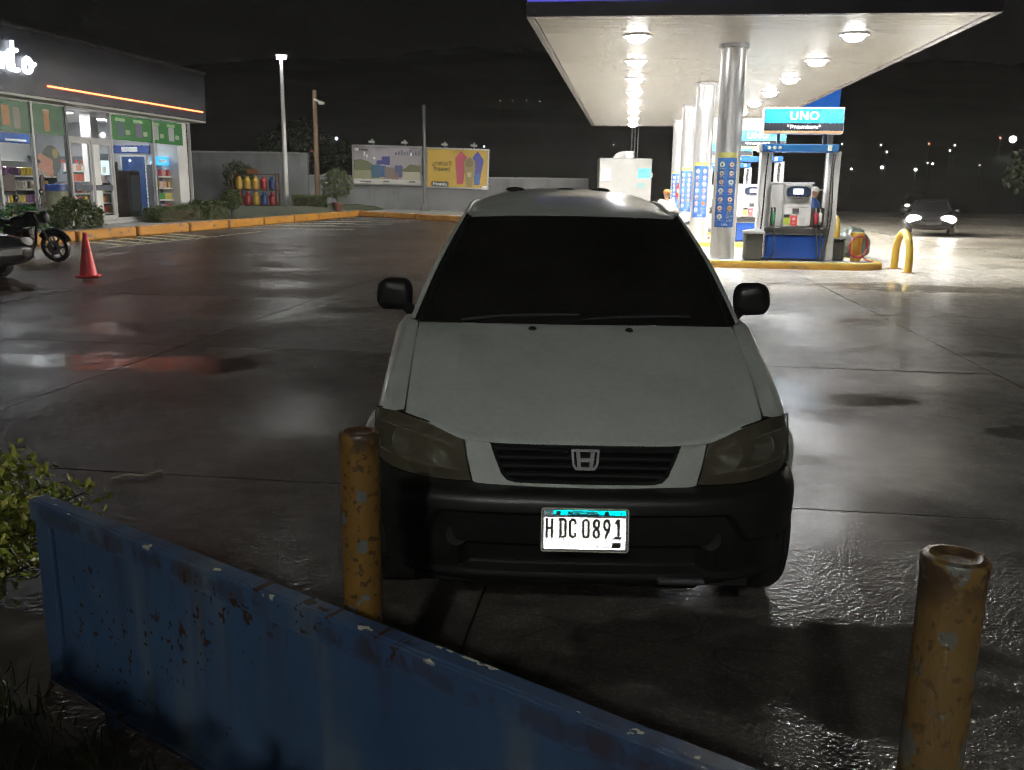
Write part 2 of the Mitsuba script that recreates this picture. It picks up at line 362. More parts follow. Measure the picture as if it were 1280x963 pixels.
# forecourt: concrete bays with open joints near the camera, one continuous sheet beyond
U0, V0, DU, DV, GAP = 1.37, -17.05, 4.135, 4.2, 0.013
us = [U0 + DU * k for k in range(-5, 5)]
vs = [V0 + DV * k for k in range(-3, 8)]
def sheet(u0, u1, v0, v1): return bx(u0, u1, v0, v1, -0.028, -0.003)
ulo, uhi, vlo, vhi = us[0], us[-1], vs[0], vs[-1]
far = cat(sheet(-60, 45, vhi, 62), sheet(-60, ulo, vlo - 22, vhi - 0.002), sheet(uhi, 45, vlo - 22, vhi - 0.002), sheet(ulo + 0.002, uhi - 0.002, vlo - 22, vlo - 0.002))
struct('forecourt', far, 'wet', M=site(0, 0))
r2 = np.random.default_rng(5)
for i in range(len(us) - 1):
    for j in range(len(vs) - 1):
        dz = r2.uniform(-0.0035, 0.001, 4)
        n = 12
        a = np.linspace(us[i] + GAP / 2, us[i + 1] - GAP / 2, n); b = np.linspace(vs[j] + GAP / 2, vs[j + 1] - GAP / 2, n)
        A, B = np.meshgrid(a, b, indexing='ij')
        s, t = (A - a[0]) / (a[-1] - a[0]), (B - b[0]) / (b[-1] - b[0])
        Z = dz[0] * (1 - s) * (1 - t) + dz[1] * s * (1 - t) + dz[2] * (1 - s) * t + dz[3] * s * t
        jit = lambda k: r2.uniform(-0.003, 0.003, n)
        A[0] += jit(0); A[-1] += jit(0); B[:, 0] += jit(0); B[:, -1] += jit(0)
        edge = (s < 1e-6) | (s > 1 - 1e-6) | (t < 1e-6) | (t > 1 - 1e-6)
        Z = Z - 0.003 * edge
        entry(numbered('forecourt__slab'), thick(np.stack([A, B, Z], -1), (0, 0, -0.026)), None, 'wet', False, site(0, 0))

# shop-side pavement, lawn in front of the boundary wall, kerb of painted blocks
def shop_pts(P): return P
struct('pavement', bx(-0.2, 16.0, -14.0, 1.66, 0.0, 0.30), 'concrete', M=shop())
lg = np.array([[[a, b, 0.30 + 0.26 * np.clip((-a - 1) / 12, 0, 1) * np.clip(1 - b / 2.6, 0, 1) + 0.02 * math.sin(a * 3 + b * 5)] for b in np.linspace(-14.0, 1.66, 30)] for a in np.linspace(-21.0, -0.2, 40)])
lg[:, -1, 2] = 0.29; lg[-1, :, 2] = 0.295
struct('lawn', thick(lg, (0, 0, -0.32)), 'lawn', M=shop())
struct('kerb', bx(-15.6, 16.0, 1.662, 1.75, 0.0, 0.27), 'concrete', M=shop())
bounds = [16.0, 13.8, 10.6, 7.44, 4.05, 0.98, -2.29, -5.61, -8.73, -11.82, -15.3]
for a1, a0 in zip(bounds[:-1], bounds[1:]):
    m = bx(a0 + 0.09, a1 - 0.09, 1.752, 2.0, 0.0, 0.315 + r2.uniform(-0.012, 0.012), 0.035)
    entry(numbered('kerb__block'), m, None, 'kerb', False, shop())
P0, P1 = np.array([-9.15, 52.3]), np.array([-1.2, 43.2])
L = np.linalg.norm(P1 - P0); ang = math.atan2(*(P1 - P0)[::-1])
nb = 4
for k in range(nb):
    m = bx(L * k / nb + 0.04, L * (k + 1) / nb - 0.04, 0.0, 0.28, 0.0, 0.30, 0.035)
    entry(numbered('kerb__block'), m, None, 'kerb', False, mat4(ang, (*P0, 0)))
struct('back_pavement', ext(Polygon([(-9.0, 52.6), (-1.0, 43.4), (6, 43.4), (6, 58), (-13, 58)]), 0.22).apply_transform(trimesh.transformations.rotation_matrix(-math.pi / 2, [1, 0, 0])).apply_transform(np.diag([1, -1, 1, 1.0])) if False else
       trimesh.creation.extrude_polygon(Polygon([(-8.85, 52.45), (-0.9, 43.35), (3.0, 43.35), (3.0, 58), (-13, 58), (-12.2, 53.2)]), 0.25, engine='earcut'), 'concrete')
# painted markings: yellow hatching by the shop, white bay lines further on
def mark(name, pts_ab, col):
    e = trimesh.creation.extrude_polygon(Polygon(pts_ab), 0.004, engine='earcut')
    entry(numbered(name), e, col, 'satin', False, shop(0, 0, 0.003))
for k in range(6):
    a = 10.8 - 0.95 * k
    mark('forecourt__hatch_line', [(a, 2.15), (a - 0.34, 2.15), (a + 0.75, 4.1), (a + 1.09, 4.1)], (0.34, 0.30, 0.15))
mark('forecourt__bay_line', [(13.0, 4.25), (13.0, 4.37), (3.2, 4.37), (3.2, 4.25)], (0.30, 0.27, 0.19))
for k in range(6):
    a = 1.3 - 2.65 * k
    mark('forecourt__bay_line', [(a, 2.3), (a - 0.14, 2.3), (a - 0.9, 6.9), (a - 0.76, 6.9)], (0.42, 0.41, 0.37))
for k in range(3):
    a = -1.6 - 2.3 * k
    mark('forecourt__bay_line', [(a, 3.0), (a - 0.5, 3.0), (a - 1.5, 5.0), (a - 1.0, 5.0)], (0.46, 0.45, 0.42))
entry(numbered('forecourt__bay_line'), bx(8.4, 8.52, -7.0, 24.0, 0.001, 0.004), (0.22, 0.21, 0.18), 'satin', False, site(0, 0))

# boundary wall: low run with coping, taller run behind the shop
def wall_run(x0, x1, zt, z0=-0.02, y=57.6, key='boundary_wall'):
    return bx(x0, x1, y, y + 0.2, z0, zt)
w = Thing('boundary_wall', 'long low grey rendered boundary wall behind the car park, the advert boards fixed to it', 'wall')
w.add('run', wall_run(-12.8, 4.6, 2.24), None, 'plaster')
w.add('coping', bx(-12.8, 4.6, 57.55, 57.85, 2.242, 2.31), None, 'concrete')
for x in (-8.9, -4.6, -0.2, 4.3): w.add('pier', bx(x - 0.16, x + 0.16, 57.52, 57.598, 0.0, 2.24), None, 'plaster')
w = Thing('boundary_wall', 'taller grey rendered wall running behind the gas bottle rack', 'wall')
w.add('run', wall_run(-30.0, -13.05, 3.55), None, 'plaster')
w.add('pier', bx(-13.3, -12.82, 57.45, 57.9, 0.0, 3.62), None, 'plaster')
w.add('coping', bx(-30.0, -13.31, 57.52, 57.88, 3.552, 3.66), None, 'concrete')

# hill across the valley
hx, hy = np.meshgrid(np.linspace(-240, 250, 60), np.linspace(80, 340, 44), indexing='ij')
def hill_z(x, y):
    P = np.stack([np.asarray(x) / 70.0, np.asarray(y) / 70.0, np.zeros_like(x)], -1)
    return np.clip((np.asarray(y) - 80) * 0.17, 0, 70) * (0.75 + 0.5 * meshkit.fbm(P, 4, 3)) - 0.4
struct('hill', grid(np.stack([hx, hy, hill_z(hx, hy)], -1)), 'hill', smooth=True)

# planting bed at the camera's feet
bed = np.array([(-9, -6), (3.2, -6), (3.2, -0.95), (0.52, 1.24), (-1.56, 2.66), (-1.75, 3.25), (-2.6, 3.55), (-9, 3.7)])
bp = Polygon(bed)
gx = np.linspace(-9, 3.2, 62); gy = np.linspace(-6, 3.75, 50)
V, idx = [], {}
bm = trimesh.creation.triangulate_polygon(bp.buffer(0.03), engine='earcut')
bm = trimesh.Trimesh(np.c_[bm[0], np.zeros(len(bm[0]))], bm[1])
bm = bm.subdivide_to_size(0.35, max_iter=12)
bz = bm.vertices.copy()
dist = np.array([bp.exterior.distance(Point(*q[:2])) for q in bz])
bz[:, 2] = 0.006 + 0.05 * np.clip(dist / 0.3, 0, 1) + 0.03 * (meshkit.fbm(np.c_[bz[:, :2] * 3, bz[:, 2]], 3, 4) - 0.5) * np.clip(dist / 0.3, 0, 1)
bm.vertices = bz
struct('planting_bed', bm, 'soil', smooth=True)

# ------------------------------------------------------------------ leaves
def leaf_mass(centers, normals, size, g, colors, jitter=0.3, long=1.6):
    """small folded leaves (two triangles each side of the midrib) at the given points, one mesh and its vertex colours"""
    n = len(centers)
    d = normals + g.normal(0, 0.75, (n, 3)); d /= np.linalg.norm(d, axis=1, keepdims=True)
    t = np.cross(d, g.normal(0, 1, (n, 3))); t /= np.linalg.norm(t, axis=1, keepdims=True)
    b = np.cross(d, t)
    s = size * g.uniform(1 - jitter, 1 + jitter, (n, 1))
    p0 = centers; p1 = centers + t * s * long
    m0 = centers + t * s * long * 0.45 + b * s * 0.5 + d * s * 0.16; m1 = centers + t * s * long * 0.45 - b * s * 0.5 + d * s * 0.16
    V = np.stack([p0, m0, p1, m1], 1).reshape(-1, 3)
    i = np.arange(n) * 4
    F = np.vstack([np.stack([i, i + 1, i + 2], 1), np.stack([i, i + 2, i + 3], 1)])
    c = np.asarray(colors)[g.integers(0, len(colors), n)] * g.uniform(0.65, 1.3, (n, 1))
    return trimesh.Trimesh(V, F, process=False), np.repeat(c, 4, 0)
def leaf_thing(name, label, cat_, centers, normals, size, g, colors, stem=None, M=None, group=None, long=1.6, crown='foliage'):
    t = Thing(name, label, cat_, M, group)
    m, c = leaf_mass(centers, normals, size, g, colors, long=long)
    t.add(crown, m, c, 'leaf', stuff=True)
    if stem is not None: t.add('stem', stem, (0.06, 0.042, 0.028), 'matte')
    return t
def box_points(n, sx, sy, sz, g, rough=0.05):
    P = g.uniform(-1, 1, (n, 3)); k = g.integers(0, 3, n)
    P[np.arange(n), k] = np.sign(P[np.arange(n), k]); P[:, 2] = np.where((k == 2), 1.0, P[:, 2])
    N = np.zeros((n, 3)); N[np.arange(n), k] = P[np.arange(n), k]
    P = P * [sx / 2, sy / 2, sz / 2] + [0, 0, sz / 2]
    bump = (meshkit.fbm(P * 3.2, 3, 7) - 0.5)[:, None] * rough * 5
    return P + N * (bump + g.uniform(-1.6 * rough, 0.4 * rough, (n, 1))), N
def ball_points(n, r, g, rough=0.12, c=(0, 0, 0)):
    N = g.normal(0, 1, (n, 3)); N /= np.linalg.norm(N, axis=1, keepdims=True)
    P = N * np.asarray(r)
    k = 1 + rough * 2.4 * (meshkit.fbm(N * 2.4, 3, 9)[:, None] - 0.5) - g.uniform(0, 1, (n, 1)) ** 2 * 0.35
    return P * k + np.asarray(c), N
GREEN = [(0.045, 0.075, 0.018), (0.06, 0.09, 0.02), (0.035, 0.06, 0.018), (0.085, 0.11, 0.03)]

# ------------------------------------------------------------------ canopy
EM = lambda r, g, b, k=1.0: (r * k, g * k, b * k)
cn = Thing('canopy', 'large pale flat forecourt canopy with rows of round lamps and a dark fascia', 'canopy', site(0, 0))
CZ = 4.90
n_st = 102; du = 30.55 / n_st
strips = cat(*[bx(-4.15, 4.15, -3.53 + du * k + 0.014, -3.53 + du * (k + 1) - 0.014, CZ, CZ + 0.028, 0.008) for k in range(n_st)])
cn.add('soffit', strips, (0.205, 0.197, 0.185), 'satin', stuff=True)
cn.add('deck', bx(-4.16, 4.16, -3.54, 27.03, CZ + 0.032, CZ + 0.5), (0.12, 0.12, 0.12), 'matte')
cn.add('front_fascia', bx(-4.30, 4.30, -3.72, -3.56, CZ - 0.02, CZ + 1.05, 0.01), (0.050, 0.042, 0.055), 'satin')
cn.add('back_fascia', bx(-4.30, 4.30, 27.05, 27.2, CZ - 0.02, CZ + 1.05), (0.05, 0.05, 0.055), 'satin')
for s in (-1, 1):
    cn.add('side_fascia', bx(min(s * 4.17, s * 4.30), max(s * 4.17, s * 4.30), -3.555, 27.045, CZ - 0.02, CZ + 1.05), (0.07, 0.065, 0.07), 'satin')
cn.add('light_strip', bx(-4.28, 4.28, -3.745, -3.725, CZ + 0.245, CZ + 0.34), (0.1, 0.1, 0.3), 'satin', emit=EM(0.13, 0.12, 1.0, 0.6), weight=0.4)
for s in (-1, 1):
    for k in range(8):
        u, v = s * 2.18 + 0.1 * (s > 0), -1.35 + 3.87 * k
        key = cn.add('lamp', mv(lathe([(0.235, 0.0), (0.30, 0.0), (0.30, 0.03), (0.235, 0.03)], 20), (u, v, CZ - 0.034)), (0.75, 0.75, 0.75), 'satin')
        cn.add(key + '__lens', mv(lathe([(0.0001, -0.13), (0.09, -0.122), (0.16, -0.098), (0.205, -0.06), (0.228, -0.015), (0.23, 0.02), (0.23, 0.03), (0.0001, 0.03)], 20), (u, v, CZ - 0.036)), (0.8, 0.8, 0.8), 'satin', True, emit=EM(1.0, 0.965, 0.88, LAMP), weight=1.2)
# downstand panel under the far half of the roof
cn.add('bulkhead', bx(0.6, 3.9, 21.0, 21.25, 3.45, CZ - 0.03), (0.60, 0.60, 0.58), 'satin')
RC = 0.285
def column(v, lab):
    c = Thing('canopy_column', lab, 'column', site(0, v), 'columns in a row under the canopy')
    c.add('shaft', mv(lathe([(RC, 0.14), (RC, CZ - 0.02)], 36)), None, 'column', smooth=40)
    c.add('collar', lathe([(RC + 0.001, CZ - 0.10), (RC + 0.055, CZ - 0.10), (RC + 0.055, CZ - 0.004)], 36), (0.25, 0.25, 0.25), 'satin', smooth=40)
    def curved(w, z0, z1, r, ph0=-0.10, n=14):
        th = -math.pi / 2 + ph0 + np.linspace(-w / 2, w / 2, n) / RC
        P = np.array([[[r * math.cos(t), r * math.sin(t), z] for z in (z0, z1)] for t in th])
        nrm = np.array([[[math.cos(t), math.sin(t), 0]] * 2 for t in th])
        return thick(P, 0) if False else cat(grid(P), grid(P - nrm * 0.004, True))
    sg = c.add('safety_panel', curved(0.46, 0.86, 2.42, RC + 0.006), (0.028, 0.105, 0.42), 'satin')
    c.add(sg + '__header', curved(0.46, 2.424, 2.54, RC + 0.006), (0.72, 0.62, 0.12), 'satin')
    def on(x, z, m, r):            # a small flat mesh drawn in (x, z) and laid on the column at arc position x
        t = -math.pi / 2 - 0.10 + x / RC
        M = np.eye(4); M[:3, 0] = (-math.sin(t), math.cos(t), 0); M[:3, 1] = (-math.cos(t), -math.sin(t), 0); M[:3, 3] = (r * math.cos(t), r * math.sin(t), z)
        q = m.copy(); q.apply_transform(M); return q
    k = 0
    for row in range(7):
        for col in (0, 1):
            if row == 6 and col == 1: continue
            x, z = (-0.105, 0.105)[col], 2.27 - 0.195 * row
            orange = row == 5 and col == 1
            s = c.add(sg + '__pictogram', on(x, z, disc(0, 0, 0.062, 0, 0.004, 20), RC + 0.016), (0.62, 0.20, 0.08) if orange else (0.62, 0.16, 0.13) if (row + col) % 3 else (0.75, 0.75, 0.74), 'satin')
            inner = cat(on(x, z, disc(0, 0, 0.049, 0, 0.003, 20), RC + 0.0195))
            extra = c.add(sg + '__pictogram_face', inner, (0.62, 0.30, 0.08) if orange else (0.78, 0.78, 0.77), 'satin')
            g = [sbox(-0.012, -0.03, 0.012, 0.03), Point(0, 0).buffer(0.02), Polygon([(-0.03, -0.02), (0.03, -0.02), (0.0, 0.03)]), sbox(-0.03, -0.008, 0.03, 0.012)][k % 4]
            c.add(sg + '__pictogram_mark', on(x, z, ext(g, 0.003), RC + 0.023), (0.45, 0.08, 0.06) if k % 3 == 1 else (0.05, 0.05, 0.06), 'satin')
            c.add(sg + '__caption', on(x, z - 0.082, ext(sbox(-0.055, -0.008, 0.055, 0.008), 0.003), RC + 0.0125), (0.42, 0.50, 0.66), 'satin')
            k += 1
    for q in range(7):
        c.add(sg + '__text_line', on(0.105, 1.17 - 0.03 * q, ext(sbox(-0.07, -0.006, 0.05 + 0.02 * (q % 3), 0.005), 0.003), RC + 0.0125), (0.35, 0.44, 0.62), 'satin')
    c.add(sg + '__emblem', on(0.02, 0.90, words('UNO', 0.045, bold=True, width=0.13), RC + 0.0125), (0.75, 0.77, 0.8), 'satin')
for k, lab in enumerate(['bright steel canopy column nearest the camera with a blue panel of round safety pictograms',
                         'second steel canopy column from the front, blue safety panel facing forward',
                         'third steel canopy column from the front, red extinguisher hanging on its right side',
                         'farthest steel canopy column in the row, red extinguisher on its front']):
    column(7.6 * k, lab)
# islands
def island(v, lab):
    m = trimesh.creation.extrude_polygon(sbox(-1.9, v - 0.25, 2.75, v + 0.05).buffer(0.80, quad_segs=10), 0.15, engine='earcut')
    rim = sbox(-1.9, v - 0.25, 2.75, v + 0.05).buffer(0.80, quad_segs=10)
    t = Thing('pump_island', lab, 'pump island', site(0, 0), 'raised pump islands')
    t.add('base', trimesh.creation.extrude_polygon(rim.buffer(-0.15), 0.145, engine='earcut'), None, 'concrete')
    P = np.array(rim.exterior.coords)[:-1]; Q = np.array(rim.buffer(-0.149).exterior.coords)
    from shapely.geometry import LinearRing
    prof = [(0.0, 0.0), (0.0, 0.105), (0.022, 0.145), (0.05, 0.155), (0.149, 0.152), (0.149, 0.0)]
    rings = []
    ring = LinearRing(P); N = 160
    base = np.array([ring.interpolate(k / N, normalized=True).coords[0] for k in range(N)])
    cx = np.clip(base[:, 0], -1.9, 2.75); cy = np.clip(base[:, 1], v - 0.25, v + 0.05)
    inn = np.stack([cx, cy], 1) - base; inn /= np.linalg.norm(inn, axis=1, keepdims=True)
    G = np.array([[(*(base[i % N] + inn[i % N] * d), z) for d, z in prof] for i in range(N + 1)])
    t.add('kerb_edge', grid(G), None, 'islandkerb', smooth=35)
def ik_color(p, n, uv):
    worn = fb(p.x * 4.0, p.y * 4.0, p.z * 16.0, octaves=4)
    c = mikit.mix((0.60, 0.30, 0.045), (0.66, 0.42, 0.07), ss(0.10, 0.15, p.z))
    return mikit.mix(c, (0.25, 0.2, 0.14), ss(0.62, 0.74, worn) * 0.7)
scene['mat_islandkerb'] = principled(mikit.proc(ik_color), 0.4)
for k, lab in enumerate(['nearest pump island with a worn yellow rounded kerb', 'second pump island from the front with yellow kerb', 'third pump island from the front with yellow kerb', 'rearmost pump island with yellow kerb']):
    island(7.6 * k, lab)

# ------------------------------------------------------------------ fuel dispensers
GREY, LGREY, WHITE, BLACK, BLUE = (0.58, 0.58, 0.57), (0.80, 0.80, 0.78), (0.78, 0.78, 0.76), (0.02, 0.02, 0.02), (0.016, 0.075, 0.36)
def bez(pts, n=24):
    P = np.asarray(pts, float); t = np.linspace(0, 1, len(P))
    return np.stack([PchipInterpolator(t, P[:, k])(np.linspace(0, 1, n)) for k in range(3)], 1)
DM = {}
def dm(k, f):
    if k not in DM: DM[k] = f()
    return DM[k]
def dispenser(v, lab, lab2):
    t = Thing('fuel_dispenser', lab, 'fuel dispenser', site(1.57, v - 0.22, 0.152), 'dispensers on the pump islands')
    A = lambda *a, **k: t.add(*a, **k)
    for s in (-1, 1):
        A('leg', dm(('leg', s), lambda: bx(s * 0.78 - 0.085, s * 0.78 + 0.085, -0.19, 0.19, 0, 2.42, 0.012)), GREY, 'satin')
        A('leg_cover', dm(('legc', s), lambda: bx(s * 0.66 - 0.05, s * 0.66 + 0.045, -0.14, 0.15, 0.76, 2.40, 0.01)), (0.68, 0.68, 0.67), 'satin')
    hb = A('header_bar', dm('bar', lambda: bx(-0.86, 0.80, -0.24, 0.22, 2.405, 2.575, 0.015)), (0.02, 0.11, 0.48), 'gloss')
    A(hb + '__end_cap', dm('bcap', lambda: bx(-0.93, -0.862, -0.24, 0.22, 2.405, 2.575, 0.015)), GREY, 'satin')
    for x in (-0.72, -0.60, -0.48):
        A(hb + '__grade_disc', dm(('gd', x), lambda: disc(x, 2.49, 0.042, -0.247, 0.006)), WHITE, 'satin')
    A(hb + '__number_plate', dm('np', lambda: ext(sbox(0.55, 2.43, 0.64, 2.55), 0.005, -0.246)), WHITE, 'satin')
    A('body', dm('body', lambda: bx(-0.32, 0.30, -0.26, 0.24, 0.745, 1.70, 0.03)), LGREY, 'satin')
    A('body_cap', dm('cap', lambda: bx(-0.60, 0.34, -0.23, 0.22, 1.702, 1.745, 0.015)), (0.62, 0.63, 0.64), 'satin')
    hd = A('display_head', dm('head', lambda: ext(Polygon([(-0.27, 1.46), (-0.22, 1.425), (0.20, 1.425), (0.25, 1.46), (0.25, 1.60), (0.14, 1.65), (-0.16, 1.65), (-0.27, 1.60)]), 0.05, -0.305)), (0.022, 0.03, 0.06), 'gloss')
    A(hd + '__screen', dm('scr', lambda: ext(rrect(-0.13, 0.09, 1.475, 1.60, 0.008), 0.006, -0.312)), (0.3, 0.3, 0.3), 'satin', emit=EM(0.85, 1.0, 1.15, 1.5), weight=0.05)
    A('crest', dm('crest', lambda: ext(Polygon([(-0.25, 1.655), (0.25, 1.655), (0.17, 1.715), (-0.17, 1.715)]), 0.06, -0.30)), WHITE, 'satin')
    A('slot', dm('slot', lambda: ext(sbox(-0.13, 1.385, 0.10, 1.40), 0.004, -0.2635)), (0.15, 0.15, 0.16), 'satin')
    A('rib', dm('rib', lambda: ext(sbox(-0.25, 1.19, 0.24, 1.2), 0.004, -0.2635)), (0.35, 0.35, 0.35), 'satin')
    A('keypad', dm('kp', lambda: ext(rrect(-0.11, 0.03, 1.065, 1.165, 0.006), 0.012, -0.272)), (0.06, 0.06, 0.065), 'satin')
    A('card_slot', dm('cs', lambda: ext(rrect(-0.29, -0.16, 0.965, 1.03, 0.006), 0.01, -0.27)), (0.05, 0.05, 0.055), 'satin')
    A('green_sticker', dm('gs', lambda: ext(sbox(-0.29, 0.80, -0.155, 0.96), 0.003, -0.2635)), (0.42, 0.58, 0.06), 'satin')
    r = A('red_sticker', dm('rs', lambda: ext(sbox(-0.145, 0.785, 0.005, 1.01), 0.003, -0.2635)), (0.72, 0.055, 0.06), 'satin')
    A(r + '__mark', dm('rsm', lambda: cat(disc(-0.07, 0.93, 0.035, -0.2665, 0.002), ext(sbox(-0.115, 0.83, -0.03, 0.845), 0.002, -0.2665))), WHITE, 'satin')
    A('white_sticker', dm('wsr', lambda: ext(sbox(0.05, 0.80, 0.18, 0.97), 0.003, -0.2635)), (0.72, 0.72, 0.7), 'satin')
    A('side_module', dm('smod', lambda: bx(-0.60, -0.325, -0.22, 0.2, 0.745, 1.70, 0.015)), (0.74, 0.74, 0.73), 'satin')
    A('nozzle_recess', dm('nr', lambda: bx(-0.585, -0.475, -0.232, -0.215, 0.76, 1.18)), BLACK, 'satin')
    A('nozzle_recess', dm('nr2', lambda: bx(0.335, 0.60, -0.2, 0.2, 0.72, 1.18)), BLACK, 'satin')
    def nozzle(x, col, key):
        n = A('nozzle', dm(('nz', x), lambda: cat(hull(ico((x, -0.275, 0.83), 0.028, 1), ico((x, -0.30, 1.03), 0.04, 1), ico((x, -0.26, 1.06), 0.03, 1)), bx(x - 0.03, x + 0.03, -0.36, -0.30, 0.86, 1.0, 0.012))), col, 'satin')
        A(n + '__spout', dm(('sp', x), lambda: tube(bez([(x, -0.28, 1.04), (x, -0.25, 1.12), (x, -0.22, 1.16)], 8), 0.014, 8)), (0.7, 0.7, 0.7), 'metal')
    nozzle(-0.53, (0.01, 0.16, 0.06), 0); nozzle(0.41, (0.55, 0.03, 0.05), 1); nozzle(0.50, (0.72, 0.70, 0.68), 2)
    A('drip_shelf', dm('shelf', lambda: bx(-0.66, 0.66, -0.26, 0.25, 0.60, 0.742, 0.02)), (0.025, 0.025, 0.025), 'satin')
    A('lower_cabinet', dm('lower', lambda: bx(-0.66, 0.66, -0.235, 0.23, 0.03, 0.572, 0.012)), BLUE, 'gloss')
    A('trim_strip', dm('trim', lambda: bx(-0.66, 0.66, -0.24, -0.236, 0.574, 0.598)), (0.5, 0.5, 0.5), 'metal')
    A('plinth', dm('plinth', lambda: bx(-0.66, 0.66, -0.21, 0.21, -0.01, 0.028)), BLACK, 'satin')
    for k, (xs, xn) in enumerate(((-0.72, -0.53), (0.70, 0.41), (0.74, 0.50))):
        A('hose', dm(('hose', k), lambda: tube(bez([(xs, -0.21, 2.36), (xs - 0.03, -0.26, 1.9), (xs - 0.06 + 0.02 * k, -0.36, 1.1), (xs - 0.10, -0.42, 0.35), ((xs + xn) / 2 - 0.06, -0.47, -0.03 + 0.04 * k), (xn + 0.06, -0.44, 0.25), (xn + 0.02, -0.36, 0.62), (xn, -0.28, 0.82)], 34), 0.016, 8)), BLACK, 'satin')
    # the lit header sign above
    s = Thing('pump_sign', lab2, 'sign', site(1.57, v - 0.22, 0.152), 'lit signs above the dispensers')
    vz0, vz1 = 2.80, 3.37
    s.add('case', dm('vcase', lambda: bx(-0.86, 0.86, -0.20, 0.20, vz0, vz1, 0.012)), (0.55, 0.56, 0.57), 'satin')
    for x in (-0.5, 0.5): s.add('post', dm(('vpost', x), lambda: bx(x - 0.03, x + 0.03, -0.04, 0.04, 2.575, vz0)), (0.1, 0.1, 0.1), 'satin')
    s.add('cyan_panel', dm('vcy', lambda: ext(sbox(-0.845, vz0 + 0.225, 0.845, vz1 - 0.02), 0.012, -0.214)), (0.02, 0.4, 0.7), 'satin', emit=EM(0.006, 0.52, 1.0, 0.95), weight=0.1)
    s.add('top_light', dm('vtl', lambda: bx(-0.845, 0.845, -0.222, -0.2145, vz1 - 0.035, vz1 - 0.012)), (0.8, 0.8, 0.8), 'satin', emit=EM(1, 1, 1, 2.2), weight=0.05)
    s.add('lettering', dm('vtx', lambda: words('UNO', 0.165, 0.0, vz0 + 0.30, -0.2145, 0.008, bold=True, width=0.62)), (0.8, 0.8, 0.8), 'satin', emit=EM(1, 1, 1, 3.0), weight=0.05)
    s.add('navy_panel', dm('vnv', lambda: ext(sbox(-0.845, vz0 + 0.06, 0.845, vz0 + 0.222), 0.012, -0.212)), (0.035, 0.04, 0.055), 'gloss')
    s.add('lettering', dm('vt2', lambda: words('"Premium"', 0.085, 0.0, vz0 + 0.10, -0.2125, 0.006, bold=True, width=0.72)), (0.8, 0.8, 0.8), 'satin', emit=EM(1, 0.98, 1, 1.7), weight=0.04)
    s.add('orange_strip', dm('vor', lambda: ext(sbox(-0.85, vz0 + 0.005, 0.85, vz0 + 0.057), 0.012, -0.213)), (0.72, 0.40, 0.16), 'satin', emit=EM(0.75, 0.36, 0.14, 0.55), weight=0.04)
names = ['nearest', 'second nearest', 'third', 'farthest']
for k in range(4):
    dispenser(7.6 * k, ['grey and blue fuel dispenser nearest the camera, with hanging black hoses', 'fuel dispenser on the second island, seen just left of the nearest one', 'fuel dispenser on the third island, mostly hidden by the columns', 'fuel dispenser on the rearmost island, almost hidden'][k],
              ['bright cyan and navy header sign over the nearest dispenser', 'cyan header sign over the second dispenser, partly behind the first', 'small cyan header sign over the third dispenser', 'smallest and farthest cyan header sign'][k])

# things on and around the first island
tb = Thing('trash_bin', 'dark grey trash bin with white rim liner at the left leg of the nearest dispenser', 'trash bin', site(0.62, -0.58, 0.152))
tb.add('body', bx(-0.2, 0.2, -0.18, 0.18, 0, 0.62, 0.03), (0.045, 0.05, 0.048), 'satin')
tb.add('liner', hull(bx(-0.23, 0.23, -0.2, 0.2, 0.60, 0.65), ico((0.08, -0.05, 0.66), 0.06, 1)), (0.5, 0.52, 0.54), 'satin')
tb2 = Thing('trash_bin', 'black waste bin standing right of the nearest dispenser', 'trash bin', site(2.55, -0.1, 0.152))
tb2.add('body', bx(-0.17, 0.17, -0.16, 0.16, 0, 0.46, 0.03), (0.02, 0.02, 0.02), 'satin')
tb2.add('rim', bx(-0.19, 0.19, -0.18, 0.18, 0.461, 0.50, 0.015), (0.03, 0.03, 0.03), 'satin')
YEL = (0.62, 0.36, 0.035)
def hoop(name, label, M, w, h, r, col=YEL, group='yellow pipe guard hoops'):
    t = Thing(name, label, 'guard hoop', M, group)
    th = np.linspace(0, math.pi, 15)
    P = [(-w / 2, 0, -0.02)] + [(-w / 2 * math.cos(a), 0, h - w / 2 + w / 2 * math.sin(a)) for a in th] + [(w / 2, 0, -0.02)]
    t.add('pipe', tube(P, r, 14), col, 'satin', smooth=50)
    for s in (-1, 1): t.add('foot_plate', bx(s * w / 2 - 0.12, s * w / 2 + 0.12, -0.12, 0.12, 0.0, 0.012), (0.3, 0.2, 0.05), 'satin')
hoop('guard_hoop', 'bright yellow pipe hoop standing on the wet ground beyond the island end', site(3.85, -0.76, 0, math.pi / 2 - 0.02), 1.15, 0.84, 0.08)
hoop('guard_hoop', 'yellow pipe hoop half hidden by the right leg of the nearest dispenser', site(2.62, 0.55, 0.15, math.pi / 2 - 0.02), 0.8, 0.95, 0.07)
hb = Thing('hose_post', 'short yellow post with a coiled red air hose', 'hose post', site(2.98, -0.25, 0.152))
hb.add('post', lathe([(0.115, 0), (0.115, 0.56), (0.16, 0.565), (0.16, 0.64), (0.0001, 0.645)], 20), YEL, 'satin', smooth=40)
hose = []
for k in range(4 * 26):
    a = 2 * math.pi * k / 26
    hose.append((0.20 * math.sin(a) + 0.01 * math.sin(k * .7), -0.15 - 0.012 * (k / 26), 0.33 + 0.24 * math.cos(a) * (1 + 0.05 * math.sin(k * 0.11))))
hb.add('hose', tube(hose, 0.017, 7), (0.36, 0.035, 0.05), 'satin', smooth=True)
hb.add('hose_tail', tube(bez([(0.1, -0.2, 0.12), (0.2, -0.3, 0.03), (0.3, -0.22, 0.02), (0.36, -0.1, 0.02)], 14), 0.017, 7), (0.36, 0.035, 0.05), 'satin', smooth=True)
g = np.random.default_rng(3)
